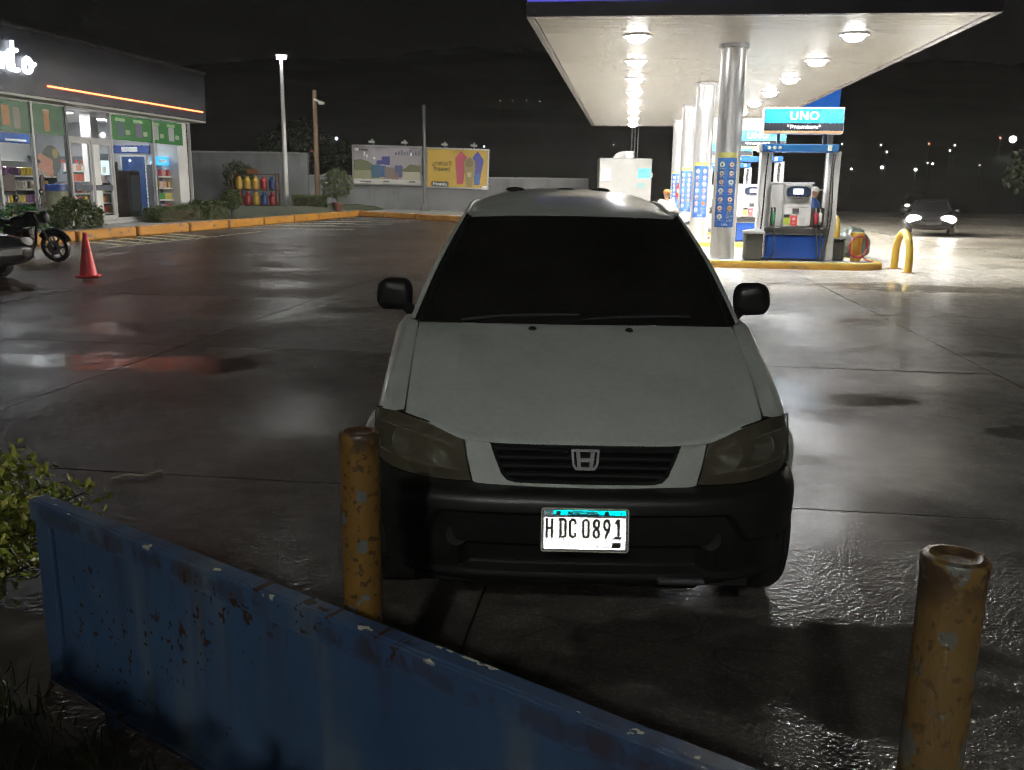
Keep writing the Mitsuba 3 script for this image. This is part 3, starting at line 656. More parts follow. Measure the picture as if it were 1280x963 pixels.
bag = trimesh.creation.icosphere(subdivisions=4, radius=1.0)
bag.vertices *= [0.42, 0.36, 0.33]
bag.vertices[:, :2] *= (1 + 0.3 * np.clip(-bag.vertices[:, 2:3], 0, 1))
bag.vertices *= (0.82 + 0.36 * meshkit.fbm(bag.vertices * 6, 4, 2))[:, None]
bag.vertices[:, 2] = np.maximum(bag.vertices[:, 2], -0.26) + 0.27
single('covered_bundle', 'crumpled dark plastic covered bundle on the ground behind the coiled hose post', 'bundle', bag, (0.05, 0.06, 0.055), 'gloss', True, M=site(3.6, 3.2, 0.0, 0).dot(np.diag([1.3, 1.2, 1.35, 1])))
def extinguisher(M, label):
    t = Thing('fire_extinguisher', label, 'fire extinguisher', M, 'red extinguishers on the columns')
    t.add('cylinder', lathe([(0.0001, 0), (0.085, 0.005), (0.09, 0.03), (0.09, 0.48), (0.05, 0.56), (0.025, 0.58), (0.025, 0.62), (0.0001, 0.62)], 16), (0.60, 0.02, 0.03), 'gloss', smooth=40)
    t.add('label', bx(-0.06, 0.06, -0.097, -0.088, 0.22, 0.38), WHITE, 'satin')
    t.add('valve', bx(-0.03, 0.03, -0.06, 0.03, 0.62, 0.68, 0.01), BLACK, 'satin')
    t.add('hose', tube(bez([(0.02, -0.05, 0.64), (0.12, -0.06, 0.55), (0.12, -0.03, 0.25)], 12), 0.012, 6), BLACK, 'satin')
extinguisher(site(0.05, 22.8 - 0.40, 1.35), 'red fire extinguisher fixed to the front of the farthest column')
extinguisher(site(0.33, 15.2 - 0.20, 1.30), 'red fire extinguisher on the right side of the third column')

# white cabinet with stickers, vent pipes behind it
cb = Thing('equipment_cabinet', 'tall white equipment cabinet with a cyan sticker, behind the parked car', 'cabinet', mat4(-0.03, (6.2, 52.0, 0), 1.18))
cb.add('body', bx(-1.24, 1.24, 0.0, 1.6, 0.0, 2.86, 0.02), (0.25, 0.25, 0.24), 'satin')
cb.add('cyan_sticker', ext(sbox(0.58, 1.94, 1.20, 2.40), 0.006, -0.007), (0.04, 0.42, 0.72), 'satin')
for q in range(3): cb.add('sticker_line', ext(sbox(0.66, 2.02 + q * 0.11, 1.12 - 0.1 * q, 2.05 + q * 0.11), 0.003, -0.010), (0.02, 0.22, 0.5), 'satin')
cb.add('grey_sticker', ext(sbox(0.56, 1.50, 0.94, 1.72), 0.006, -0.007), (0.12, 0.26, 0.26), 'satin')
cb.add('white_notice', ext(sbox(-1.16, 1.80, -0.70, 2.38), 0.006, -0.007), (0.85, 0.85, 0.84), 'satin')
for q in range(3): cb.add('notice_mark', disc(-1.06 + 0.14 * q, 1.94, 0.045, -0.010, 0.003), (0.25, 0.27, 0.3), 'satin')
cb.add('side_lamp', bx(1.242, 1.32, 0.2, 0.4, 2.0, 2.2, 0.02), (0.7, 0.7, 0.68), 'satin')
cb.add('cowl', ext(Polygon([(-0.55, 2.865)] + [(-0.03 - 0.52 * math.cos(a), 2.865 + 0.33 * math.sin(a)) for a in np.linspace(0, math.pi / 2, 8)] + [(0.0, 3.195), (0.0, 2.865)]), 0.6, 0.3), (0.35, 0.35, 0.34), 'satin')
cb.add('vent_frame', cat(bx(0.01, 0.09, 0.28, 0.9, 2.865, 3.2), bx(0.29, 0.37, 0.28, 0.9, 2.865, 3.2), bx(0.09, 0.29, 0.28, 0.9, 3.12, 3.2), bx(0.09, 0.29, 0.5, 0.9, 2.865, 3.119)), (0.74, 0.74, 0.72), 'satin')
cb.add('plinth', bx(-1.2, 1.2, 0.05, 1.55, -0.03, 0.0), BLACK, 'satin')
for q in range(3):
    vp = Thing('vent_pipe', ['thin steel vent pipe behind the white cabinet, left of three', 'thin steel vent pipe behind the white cabinet, middle of three', 'thin steel vent pipe behind the white cabinet, right of three'][q], 'pipe', mat4(0, (6.78 + 0.18 * q, 54.4, 0)), 'vent pipes')
    vp.add('pipe', cyl((0, 0, 0), (0, 0, 5.3), 0.035, n=8), (0.45, 0.45, 0.45), 'metal')
    vp.add('cap', lathe([(0.055, 5.3), (0.055, 5.37), (0.0001, 5.39)], 10), (0.4, 0.4, 0.4), 'metal')
tt = Thing('price_totem', 'blue lit panel of a tall totem sign showing beyond the canopy edge', 'sign', mat4(-0.1, (16.3, 50.0, 0)))
tt.add('panel', bx(-1.15, 0.80, -0.25, 0.25, 4.75, 8.0, 0.03), (0.02, 0.12, 0.45), 'satin', emit=EM(0.006, 0.10, 0.44, 0.8), weight=0.15)
tt.add('pole', bx(0.35, 0.62, -0.14, 0.14, 0.0, 4.745), (0.06, 0.06, 0.07), 'satin')

# ------------------------------------------------------------------ the shop
S = Thing('shop', 'convenience shop with dark fascia, orange neon line and full-height lit glass front', 'shop', shop())
FZ = 0.41
S.add('floor', bx(-0.15, 16.0, -9.0, 0.1, 0.305, FZ), (0.42, 0.41, 0.39), 'gloss')
S.add('ceiling', bx(0.0, 16.0, -9.0, -0.12, 4.05, 4.15), (0.75, 0.75, 0.73), 'matte')
S.add('back_wall', bx(0.0, 16.0, -7.1, -7.0, FZ, 4.049), (0.72, 0.72, 0.70), 'matte')
S.add('side_wall', bx(-0.15, 0.04, -9.0, -0.95, FZ, 4.15), (0.45, 0.46, 0.47), 'matte')
S.add('roof_slab', bx(-0.3, 16.0, -9.0, 0.3, 4.152, 4.30), (0.1, 0.1, 0.11), 'matte')
S.add('corner_pillar', bx(0.05, 0.80, -0.95, -0.10, FZ, 4.049), (0.70, 0.70, 0.68), 'satin')
S.add('inner_pillar', bx(4.65, 5.05, -1.35, -0.95, FZ, 4.049), (0.72, 0.72, 0.70), 'satin')
fa = S.add('fascia', bx(-0.28, 16.0, 0.30, 0.62, 4.12, 5.90, 0.01), (0.018, 0.021, 0.032), 'satin')
S.add(fa + '__coping', bx(-0.33, 16.0, 0.24, 0.68, 5.902, 5.99), (0.06, 0.065, 0.07), 'satin')
S.add('fascia_return', bx(-0.28, -0.02, -9.0, 0.298, 4.31, 5.90), (0.030, 0.034, 0.048), 'satin')
S.add('soffit', bx(-0.26, 16.0, -0.10, 0.60, 4.05, 4.118), (0.30, 0.29, 0.28), 'satin')
nl = S.add('neon_line', bx(0.0, 9.42, 0.625, 0.66, 4.43, 4.475), (0.8, 0.3, 0.1), 'satin', emit=EM(1.0, 0.115, 0.04, 8.0), weight=0.6)
S.add(nl + '__channel', bx(-0.02, 9.44, 0.6215, 0.624, 4.39, 4.515), (0.05, 0.02, 0.015), 'satin')
# script lettering "Pronto" cut off by the picture's edge
def script(parts, x0, z0, sc, r=0.055):
    ms = []
    for pts in parts:
        P = np.array([(x0 + x * sc, 0.0, z0 + z * sc) for x, z in pts])
        t = np.linspace(0, 1, len(P))
        Q = np.stack([PchipInterpolator(t, P[:, k])(np.linspace(0, 1, 40)) for k in range(3)], 1)
        ms.append(tube(Q, r, 8))
    return ms
O_ = [(0.36, 0.44), (0.22, 0.50), (0.06, 0.36), (0.02, 0.16), (0.14, 0.01), (0.32, 0.04), (0.43, 0.24), (0.38, 0.44), (0.34, 0.36), (0.46, 0.26), (0.62, 0.36)]
letters = [('P', [[(0.0, 0.0), (0.14, 0.9)], [(0.0, 0.86), (0.3, 0.98), (0.52, 0.8), (0.4, 0.5), (0.1, 0.42)]], 12.95),
           ('r', [[(0.0, 0.4), (0.10, 0.46), (0.08, 0.0), (0.12, 0.32), (0.30, 0.5), (0.42, 0.42)]], 12.4), ('o', [O_], 11.98),
           ('n', [[(-0.02, 0.3), (0.08, 0.48), (0.10, 0.3), (0.08, 0.0), (0.14, 0.34), (0.30, 0.50), (0.40, 0.36), (0.40, 0.08), (0.52, 0.02), (0.60, 0.14)]], 11.42),
           ('t', [[(0.14, 0.98), (0.10, 0.6), (0.08, 0.2), (0.18, 0.0), (0.36, 0.06)], [(-0.10, 0.60), (0.12, 0.63), (0.36, 0.70)]], 10.98), ('o', [O_], 10.48)]
for ch, parts, a in letters:
    ms = script(parts, 0, 0, 0.80, 0.06)
    M = np.linalg.inv(shop()) @ shopf(a, 0.70, 4.72)
    S.add('sign_letter', cat(*ms), (0.8, 0.8, 0.8), 'satin', True, emit=EM(0.95, 1.0, 1.08, 7.0), weight=0.35, M=M)
    S.add('sign_letter_back', cat(*[bx(0.0, 0.35, 0.02, 0.07, 0.1, 0.14)]), (0.03, 0.03, 0.03), 'satin', M=M)
# glazing
ALU = (0.36, 0.36, 0.36)
divs = [0.0, 2.75, 5.42, 7.82, 9.44, 11.0, 13.4, 16.0]
for a in divs[:-1]:
    S.add('mullion', bx(a - 0.045 if a else 0.0, a + 0.045, -0.07, 0.05, FZ, 4.049), ALU if a != 7.82 else (0.06, 0.06, 0.06), 'satin')
for k, (a0, a1) in enumerate(zip(divs[:-1], divs[1:])):
    if k == 2: continue
    S.add('window_pane', bx(a0 + 0.05, a1 - 0.05, -0.008, -0.006, FZ + 0.09, 4.0).slice_plane((0, -0.007, 0), (0, 1, 0)) if False else grid(np.array([[[a, -0.007, z] for z in (FZ + 0.09, 4.0)] for a in (a0 + 0.05, a1 - 0.05)])), None, 'pane')
    S.add('sill_rail', bx(a0 + 0.046, a1 - 0.046, -0.05, 0.04, FZ, FZ + 0.085), ALU, 'satin')
S.add('head_rail', bx(0.05, 15.9, -0.05, 0.04, 4.0, 4.048), ALU, 'satin')
# door bay: transom light over two leaves
S.add('transom', bx(5.47, 7.77, -0.06, 0.045, 3.02, 3.12), ALU, 'satin')
S.add('transom_pane', grid(np.array([[[a, -0.007, z] for z in (3.13, 3.99)] for a in (5.48, 7.76)])), None, 'pane')
for k, (a0, a1) in enumerate(((5.48, 6.60), (6.64, 7.76))):
    d = S.add('door', cat(bx(a0, a0 + 0.09, -0.035, 0.035, FZ + 0.01, 3.01), bx(a1 - 0.09, a1, -0.035, 0.035, FZ + 0.01, 3.01), bx(a0 + 0.091, a1 - 0.091, -0.035, 0.035, 2.92, 3.01), bx(a0 + 0.091, a1 - 0.091, -0.035, 0.035, FZ + 0.01, FZ + 0.18)), ALU, 'satin')
    S.add(d + '__push_bar', bx(a0 + 0.092, a1 - 0.092, -0.03, 0.06, 1.42, 1.60), (0.05, 0.06, 0.08), 'satin')
    S.add(d + '__glass', grid(np.array([[[a, 0.0, z] for z in (FZ + 0.18, 2.92)] for a in (a0 + 0.09, a1 - 0.09)])), None, 'pane')
    S.add(d + '__sticker', bx(a0 + 0.35, a0 + 0.55, 0.002, 0.005, 2.0, 2.2), (0.6, 0.6, 0.55), 'satin')
for k, (a, b) in enumerate([(2.2, -2.2), (6.0, -1.6), (7.2, -3.6), (9.6, -2.0), (12.5, -2.4), (4.0, -4.6)]):
    c = S.add('ceiling_light', bx(a - 0.62, a + 0.62, b - 0.32, b + 0.32, 4.0, 4.049), (0.8, 0.8, 0.8), 'satin')
    S.add(c + '__diffuser', bx(a - 0.58, a + 0.58, b - 0.28, b + 0.28, 3.992, 3.999), (0.8, 0.8, 0.8), 'satin', emit=EM(0.92, 0.98, 1.0, 48.0), weight=0.6)
# banners stuck to the top of the glass
def banner(a0, a1, z0, z1, label, items, dark):
    t = Thing('window_banner', label, 'banner', shop(0, 0, 0), 'green promotional banners on the shop glass')
    t.add('sheet', bx(a0, a1, -0.0045, 0.004, z0, z1), (0.022, 0.145, 0.03) if not dark else (0.018, 0.085, 0.030), 'satin')
    for (fx, fz, w, h, col) in items:
        a = a1 - fx * (a1 - a0); z = z0 + fz * (z1 - z0)
        p = sbox(-w / 2, -h / 2, w / 2, h / 2).buffer(0.03)
        m = ext(p, 0.003); m.apply_translation((0, 0, 0))
        t.add('print', m, col, 'satin', M=np.linalg.inv(shop()) @ shopf(a, 0.0075, z))
CUPS = (0.30, 0.13, 0.035)
banner(7.9, 9.38, 3.10, 3.99, 'green banner left of the shop door with an orange cup print', [(0.45, 0.45, 0.20, 0.55, CUPS), (0.78, 0.33, 0.28, 0.24, (0.02, 0.06, 0.03)), (0.45, 0.78, 0.24, 0.05, (0.4, 0.3, 0.2))], True)
banner(9.50, 10.94, 3.10, 3.99, 'green banner second left of the shop door with two cup prints', [(0.30, 0.5, 0.26, 0.5, CUPS), (0.62, 0.45, 0.22, 0.55, (0.16, 0.14, 0.10))], True)
banner(11.06, 13.3, 3.10, 3.99, 'green banner at the picture edge with one orange print', [(0.85, 0.5, 0.3, 0.5, CUPS)], True)
IT = []
for k in range(4):
    x = 0.12 + 0.235 * k
    IT += [(x, 0.45, 0.34, 0.44, [(0.06, 0.10, 0.13), (0.10, 0.10, 0.16), (0.30, 0.32, 0.32), (0.30, 0.32, 0.33)][k]), (x + 0.09, 0.34, 0.22, 0.10, (0.25, 0.32, 0.22)), (x, 0.83, 0.55, 0.05, (0.22, 0.35, 0.2))]
banner(0.55, 5.34, 3.14, 3.97, 'long green banner right of the shop door printed with a row of products', IT, False)
pz = Thing('glass_poster', 'round dark food poster stuck on the left shop window', 'poster', shop())
MP = np.linalg.inv(shop()) @ shopf(8.75, 0.003, 2.28)
pz.add('disc', disc(0.1, 0.05, 0.46, 0, 0.003, 28), (0.035, 0.045, 0.04), 'satin', M=MP)
for q in range(2): pz.add('print', ext(trimesh.path.polygons.Polygon([(-0.5, 0.12 - 0.26 * q), (-0.42, 0.2 - 0.26 * q), (0.1, 0.02 - 0.26 * q), (0.06, -0.14 - 0.26 * q)]).buffer(0.06), 0.003, -0.004), (0.33, 0.15, 0.10), 'satin', M=MP)
pz.add('print_top', disc(0.3, 0.28, 0.15, -0.004, 0.003), (0.20, 0.18, 0.06), 'satin', M=MP)
# inside: blue door, signs, shelving, counters
bd = Thing('stockroom_door', 'dark blue door in the end wall of the shop under a blue and white sign', 'door', shop())
bd.add('leaf', bx(0.041, 0.09, -2.95, -1.95, FZ, 2.72), (0.018, 0.055, 0.17), 'satin')
bd.add('frame', cat(bx(0.041, 0.10, -3.02, -2.951, FZ, 2.79), bx(0.041, 0.10, -1.949, -1.88, FZ, 2.79), bx(0.041, 0.10, -2.95, -1.95, 2.721, 2.79)), (0.6, 0.6, 0.6), 'satin')
bd.add('header', bx(0.041, 0.14, -3.5, -1.7, 2.86, 3.16), (0.02, 0.06, 0.26), 'satin')
bd.add('header_white', bx(0.141, 0.15, -2.9, -2.2, 2.91, 3.10), (0.7, 0.72, 0.75), 'satin')
ex = Thing('fire_extinguisher', 'small red extinguisher on the end wall inside the shop', 'fire extinguisher', shop(0.15, -1.45, 1.25))
ex.add('cylinder', lathe([(0.0001, 0), (0.09, 0.01), (0.09, 0.42), (0.03, 0.5), (0.0001, 0.5)], 12), (0.5, 0.03, 0.03), 'gloss', smooth=40)
ex.add('valve', bx(-0.03, 0.03, -0.03, 0.05, 0.5, 0.57), BLACK, 'satin')
PACK = [(0.62, 0.40, 0.04), (0.55, 0.06, 0.04), (0.60, 0.58, 0.50), (0.05, 0.20, 0.45), (0.08, 0.30, 0.08), (0.50, 0.20, 0.04), (0.35, 0.05, 0.12), (0.55, 0.50, 0.10), (0.60, 0.30, 0.25)]
ORD = 'first second third fourth fifth sixth seventh eighth ninth tenth eleventh twelfth thirteenth fourteenth fifteenth sixteenth seventeenth eighteenth nineteenth twentieth'.split()
def hue(c):
    r, g_, b_ = c
    if min(c) > 0.35: return 'pale'
    if b_ > r: return 'blue' if b_ > 0.3 else 'purple'
    if g_ > r: return 'green'
    if r > 2.6 * g_: return 'red'
    return 'yellow' if g_ > 0.6 * r else 'orange'
pack_mesh = bx(-0.085, 0.085, -0.05, 0.05, 0, 0.26, 0.02)
pack_mesh = bx(-0.062, 0.062, -0.05, 0.05, 0, 0.25, 0.018)
small_mesh = bx(-0.07, 0.07, -0.05, 0.05, 0, 0.17, 0.02)
def shelf(name, label, a, b, w, n_lev, zs, tall, rz=0.0, head=None, mesh=pack_mesh, every=0.145, pal=PACK, lab2=''):
    M = shop(a, b, FZ) @ mat4(rz)
    t = Thing(name, label, 'shelf', M, 'shelves in the shop')
    t.add('back', bx(-w / 2, w / 2, -0.24, -0.21, 0, tall), (0.12, 0.13, 0.15), 'satin')
    for s in (-1, 1): t.add('side', bx(s * w / 2 - 0.02, s * w / 2 + 0.02, -0.21, 0.22, 0, tall), (0.12, 0.13, 0.15), 'satin')
    for z in zs:
        t.add('board', bx(-w / 2 + 0.021, w / 2 - 0.021, -0.209, 0.2, z - 0.03, z), (0.45, 0.45, 0.45), 'satin')
        t.add('price_rail', bx(-w / 2 + 0.021, w / 2 - 0.021, 0.201, 0.215, z - 0.05, z + 0.01), (0.55, 0.55, 0.5), 'satin')
        x = -w / 2 + 0.13
        col = PACK[int(rng.integers(len(pal)))]
        row_ = []
        while x < w / 2 - 0.1:
            if rng.random() < 0.42: col = pal[int(rng.integers(len(pal)))]
            if rng.random() > 0.08: row_.append((x, col))
            x += every
        for q_n, (x, col) in enumerate(row_[::-1]):
            single('snack_packet', f'{hue(col)} packet, {ORD[q_n]} from left, {ORD[zs.index(z)] if z > zs[0] else "lowest"} board of {lab2}', 'snack packet', mesh, col, 'gloss', M=M @ mat4(rng.uniform(-0.15, 0.15), (x, 0.10, z + 0.002)), group='packets on ' + lab2)
    if head:
        t.add('header', bx(-w / 2 + 0.1, w / 2 - 0.1, -0.1, 0.1, tall + 0.01, tall + 0.34, 0.02), head, 'satin', emit=EM(*head, 2.5), weight=0.04)
        t.add('header_text', bx(-w / 2 + 0.3, w / 2 - 0.35, 0.101, 0.11, tall + 0.12, tall + 0.22), (0.7, 0.75, 0.8), 'satin')
YPAL = [(0.62, 0.42, 0.03), (0.62, 0.46, 0.04), (0.60, 0.50, 0.14), (0.5, 0.45, 0.4), (0.22, 0.12, 0.25)]
RPAL = [(0.55, 0.10, 0.05), (0.60, 0.50, 0.42), (0.55, 0.30, 0.06), (0.40, 0.05, 0.10), (0.6, 0.55, 0.2), (0.5, 0.22, 0.15)]
shelf('snack_stand', 'snack stand with a lit blue header right behind the glass', 1.25, -0.62, 1.2, 4, (0.22, 0.66, 1.10, 1.54), 1.95, 0, (0.03, 0.25, 0.5), lab2='the snack stand with the blue header')
shelf('gondola_shelf', 'gondola shelf of packets seen through the door', 4.3, -1.75, 2.3, 4, (0.18, 0.55, 0.92, 1.30), 1.55, pal=RPAL, lab2='the shelf behind the door')
shelf('gondola_shelf', 'second gondola shelf of packets deeper in the shop', 2.0, -3.6, 2.6, 4, (0.18, 0.55, 0.92, 1.3, 1.7), 2.0, pal=RPAL, lab2='the deeper shelf')
shelf('gondola_shelf', 'low shelf of packets inside the left window beside the tub', 6.6, -0.85, 1.5, 4, (0.18, 0.55, 0.92), 1.3, pal=RPAL, lab2='the low shelf left of the door')
shelf('drink_stand', 'wide yellow drink display inside the far left window', 8.3, -1.25, 2.6, 4, (0.2, 0.62, 1.05, 1.46), 1.9, pal=YPAL, lab2='the yellow drink display')
shelf('wall_shelf', 'dark tall shelf along the end wall of the shop', 0.34, -5.1, 3.4, 4, (0.4, 0.9, 1.4, 1.9), 2.3, -math.pi / 2, every=0.30, lab2='the end wall shelf')
cl_ = Thing('drinks_cooler', 'black upright drinks cooler with a lit red top against the end wall', 'cooler', shop(0.42, -4.0 + 0.55, FZ))
cl_.add('cabinet', bx(-0.35, 0.35, -0.3, 0.3, 0, 2.1, 0.02), (0.03, 0.03, 0.035), 'satin')
cl_.add('top_sign', bx(0.351, 0.36, -0.28, 0.28, 1.8, 2.05), (0.5, 0.05, 0.05), 'satin', emit=EM(0.9, 0.12, 0.1, 0.8), weight=0.03)
cl_.add('glass_door', bx(0.351, 0.358, -0.27, 0.27, 0.2, 1.75), (0.10, 0.13, 0.15), 'gloss')
ct_ = Thing('counter', 'low checkout counter with a lit screen behind the shop door', 'counter', shop(2.4, -2.6, FZ))
ct_.add('base', bx(-1.1, 1.1, -0.4, 0.4, 0, 1.05, 0.01), (0.12, 0.12, 0.13), 'satin')
ct_.add('top', bx(-1.15, 1.15, -0.45, 0.45, 1.051, 1.10), (0.3, 0.3, 0.3), 'satin')
sc = Thing('checkout_screen', 'white lit screen standing on the checkout counter', 'screen', shop(1.9, -2.55, FZ + 1.101))
sc.add('stand', bx(-0.1, 0.1, -0.08, 0.08, 0, 0.36), (0.05, 0.05, 0.05), 'satin')
sc.add('casing', bx(-0.48, 0.48, -0.05, 0.05, 0.35, 1.25, 0.01), (0.05, 0.06, 0.07), 'satin')
sc.add('display', bx(-0.42, 0.42, 0.051, 0.056, 0.42, 1.0), (0.5, 0.6, 0.65), 'satin', emit=EM(0.5, 0.75, 0.8, 1.0), weight=0.04)
hs = Thing('hanging_sign', 'blue hanging sign with a white line at the left of the shop interior', 'sign', shop(7.6, -2.0, 2.9))
hs.add('panel', bx(-0.8, 0.8, -0.05, 0.05, 0, 0.3), (0.02, 0.09, 0.35), 'satin'); hs.add('line', bx(-0.5, 0.5, 0.051, 0.06, 0.05, 0.12), (0.7, 0.75, 0.8), 'satin')
for s in (-0.6, 0.6): hs.add('rod', cyl((s, 0, 0.3), (s, 0, 1.0), 0.012, n=6), (0.3, 0.3, 0.3), 'satin')
ctn = Thing('drum_table', 'round pale tub with a blue lid beside the shop window', 'tub', shop(7.75, -0.55, FZ))
ctn.add('tub', lathe([(0.30, 0), (0.38, 1.0)], 20), (0.35, 0.36, 0.24), 'satin', smooth=40); ctn.add('lid', lathe([(0.44, 1.0), (0.44, 1.2), (0.0001, 1.22)], 20), (0.02, 0.06, 0.25), 'satin', smooth=40)
for q in range(2):
    ch = Thing('chair', ['brown chair by the left shop window, seat side forward', 'second brown chair turned to the first by the left window'][q], 'chair', shop(9.0 + 0.8 * q, -0.5, FZ) @ mat4(0.5 + 2.4 * q, s=1.35), 'chairs by the shop window')
    ch.add('seat', bx(-0.23, 0.23, -0.23, 0.23, 0.44, 0.48, 0.01), (0.06, 0.035, 0.03), 'satin'); ch.add('backrest', bx(-0.22, 0.22, 0.2, 0.24, 0.72, 1.1, 0.015), (0.06, 0.035, 0.03), 'satin')
    for x in (-0.2, 0.2):
        for y in (-0.2, 0.21): ch.add('leg', cyl((x, y, 0), (x, y, 0.72 if y > 0 else 0.44), 0.018, n=8), (0.3, 0.3, 0.3), 'metal')
mn = Thing('display_freezer', 'black upright display freezer with stickers inside the window right of the door', 'freezer', shop(3.2, -0.85, FZ))
mn.add('cabinet', bx(-0.36, 0.36, -0.3, 0.3, 0.0, 1.72, 0.03), (0.012, 0.012, 0.013), 'gloss')
mn.add('glass_front', bx(-0.30, 0.30, 0.301, 0.31, 0.25, 1.55), (0.03, 0.035, 0.04), 'gloss')
for q in range(6): mn.add('sticker', bx(-0.372, -0.361, -0.2 + 0.2 * (q % 2), -0.03 + 0.2 * (q % 2), 0.25 + 0.3 * (q // 2), 0.42 + 0.3 * (q // 2)), [(0.5, 0.3, 0.2), (0.6, 0.1, 0.1), (0.6, 0.6, 0.55), (0.5, 0.15, 0.2), (0.55, 0.4, 0.25), (0.6, 0.6, 0.6)][q], 'satin')

# ------------------------------------------------------------------ planting by the shop
def hedge(label, a, b, sx, sy, sz, seed, n=2600, M=None, bright=1.0):
    gg = np.random.default_rng(seed)
    P, N = box_points(n, sx, sy, sz, gg)
    leaf_thing('hedge', label, 'hedge', P, N, 0.055, gg, [tuple(v * bright for v in c) for c in GREEN], stem=bx(-sx / 2 + 0.1, sx / 2 - 0.1, -sy / 2 + 0.1, sy / 2 - 0.1, 0, sz - 0.12), M=shop(a, b, 0.30) if M is None else M, group='clipped hedges')
hedge('low clipped box hedge under the shop window right of the door', 2.75, 0.75, 3.3, 0.7, 0.52, 1)
hedge('rounded dark hedge at the corner of the shop', 0.2, 0.75, 1.5, 0.9, 0.66, 2)
hedge('square clipped hedge beside the street lamp', -10.6, 0.9, 1.75, 0.9, 0.78, 3, M=mat4(-0.1, (-11.2, 50.5, 0.32)), bright=1.25)
hedge('waist-high clipped hedge beside the photographer, left of the camera', 0, 0, 3.4, 0.5, 1.12, 4, M=mat4(math.atan2(-1.6, 2.45), (-2.05, 1.12, 0.0)), n=5200)
gg = np.random.default_rng(8)
P, N = ball_points(2200, (0.42, 0.42, 0.42), gg, c=(0, 0, 0.75))
leaf_thing('topiary_shrub', 'round ball shrub at the end of the shop hedge', 'shrub', P, N, 0.05, gg, GREEN, stem=cyl((0, 0, 0), (0, 0, 0.6), 0.04, n=8), M=shop(-1.55, 0.9, 0.30))
P, N = ball_points(2400, (1.15, 0.5, 0.62), gg, 0.2, (0, 0, 0.30)); P = P[P[:, 2] > 0.02]; N = N[:len(P)]
leaf_thing('shrub', 'spreading dark shrub left of the shop door behind the motorcycle', 'shrub', P, N, 0.06, gg, [(0.035, 0.05, 0.015), (0.05, 0.07, 0.02)], stem=cyl((0, 0, 0), (0, 0, 0.4), 0.05, n=8), M=shop(9.2, 1.05, 0.30), long=2.2)
P, N = ball_points(1500, (1.0, 0.45, 0.5), gg, 0.2, (0, 0, 0.25)); P = P[P[:, 2] > 0.02]; N = N[:len(P)]
leaf_thing('shrub', 'bright green shrub at the picture edge behind the motorcycle saddle', 'shrub', P, N, 0.06, gg, [(0.02, 0.13, 0.025), (0.02, 0.09, 0.02)], stem=cyl((0, 0, 0), (0, 0, 0.4), 0.05, n=8), M=shop(11.6, 1.0, 0.30))
DARKG = [(0.018, 0.026, 0.010), (0.024, 0.032, 0.012), (0.014, 0.02, 0.010)]
def tree(name, label, base, trunk_h, crown_r, crown_c, seed, n=3500, size=0.16, cols=GREEN, M=None):
    gg = np.random.default_rng(seed)
    t = Thing(name, label, 'tree', mat4(gg.uniform(0, 6), base))
    trunk = [tube(bez([(0, 0, -0.1), (0.05, 0.02, trunk_h * 0.5), (0, 0.08, trunk_h), (0.1, 0, trunk_h + crown_r[2])], 10), np.linspace(0.09, 0.02, 10) * crown_r[0], 8)]
    ps, ns = [], []
    for k in range(13):
        d = gg.normal(0, 1, 3); d /= np.linalg.norm(d); d[2] = abs(d[2]) * 0.9 - 0.25
        c = np.array([0, 0, crown_c]) + d * np.array(crown_r) * gg.uniform(0.45, 0.8)
        trunk.append(tube(bez([(0, 0.05, trunk_h * gg.uniform(0.7, 1)), (c[0] * 0.5, c[1] * 0.5, (trunk_h + c[2]) / 2), tuple(c)], 7), np.linspace(0.04, 0.008, 7) * crown_r[0], 6))
        p, nn = ball_points(n // 13, np.array(crown_r) * gg.uniform(0.3, 0.5), gg, 0.3, c); ps.append(p); ns.append(nn)
    t.add('trunk', cat(*trunk), (0.06, 0.045, 0.03), 'matte', True)
    m, c = leaf_mass(np.vstack(ps), np.vstack(ns), size, gg, cols)
    t.add('crown', m, c, 'leaf', stuff=True)
tree('young_tree', 'dark bushy young tree against the tall wall beside the shop corner', (-16.6, 55.6, 0.4), 0.6, (1.5, 0.8, 1.35), 1.75, 21, 2600, 0.10, [(0.03, 0.04, 0.018), (0.04, 0.05, 0.022)])
tree('tree', 'large shadowy tree at the right edge beyond the road', (27.2, 46.0, 0), 1.4, (4.2, 3.6, 2.2), 2.9, 23, 6000, 0.2, DARKG)
tree('tree', 'dark tree behind the low wall left of the advert boards', (-15.5, 68, 0), 3.0, (3.4, 3.0, 2.6), 4.2, 25, 4000, 0.18, DARKG)
pp = Thing('potted_plant', 'leggy leafy plant in a terracotta pot beside the clipped hedge', 'potted plant', mat4(0, (-9.6, 50.0, 0.28)))
pp.add('pot', lathe([(0.2, 0), (0.3, 0.42), (0.33, 0.42), (0.33, 0.5), (0.27, 0.5), (0.26, 0.4), (0.0001, 0.4)], 16), (0.12, 0.045, 0.025), 'satin', smooth=40)
st = [tube(bez([(0, 0, 0.4), (0.2 * math.cos(k * 1.9), 0.2 * math.sin(k * 1.9), 1.0 + 0.1 * k), (0.45 * math.cos(k * 1.9), 0.3 * math.sin(k * 1.9), 1.25 + 0.3 * (k % 4))], 8), 0.018, 6) for k in range(6)]
pp.add('stem', cat(*st), (0.08, 0.09, 0.04), 'matte')
P, N = ball_points(420, (0.75, 0.5, 0.75), gg, 0.3, (0, 0, 1.45))
m, c = leaf_mass(P, N, 0.14, gg, [(0.07, 0.10, 0.045), (0.10, 0.12, 0.06)], long=2.2)
pp.add('foliage', m, c, 'leaf', stuff=True)

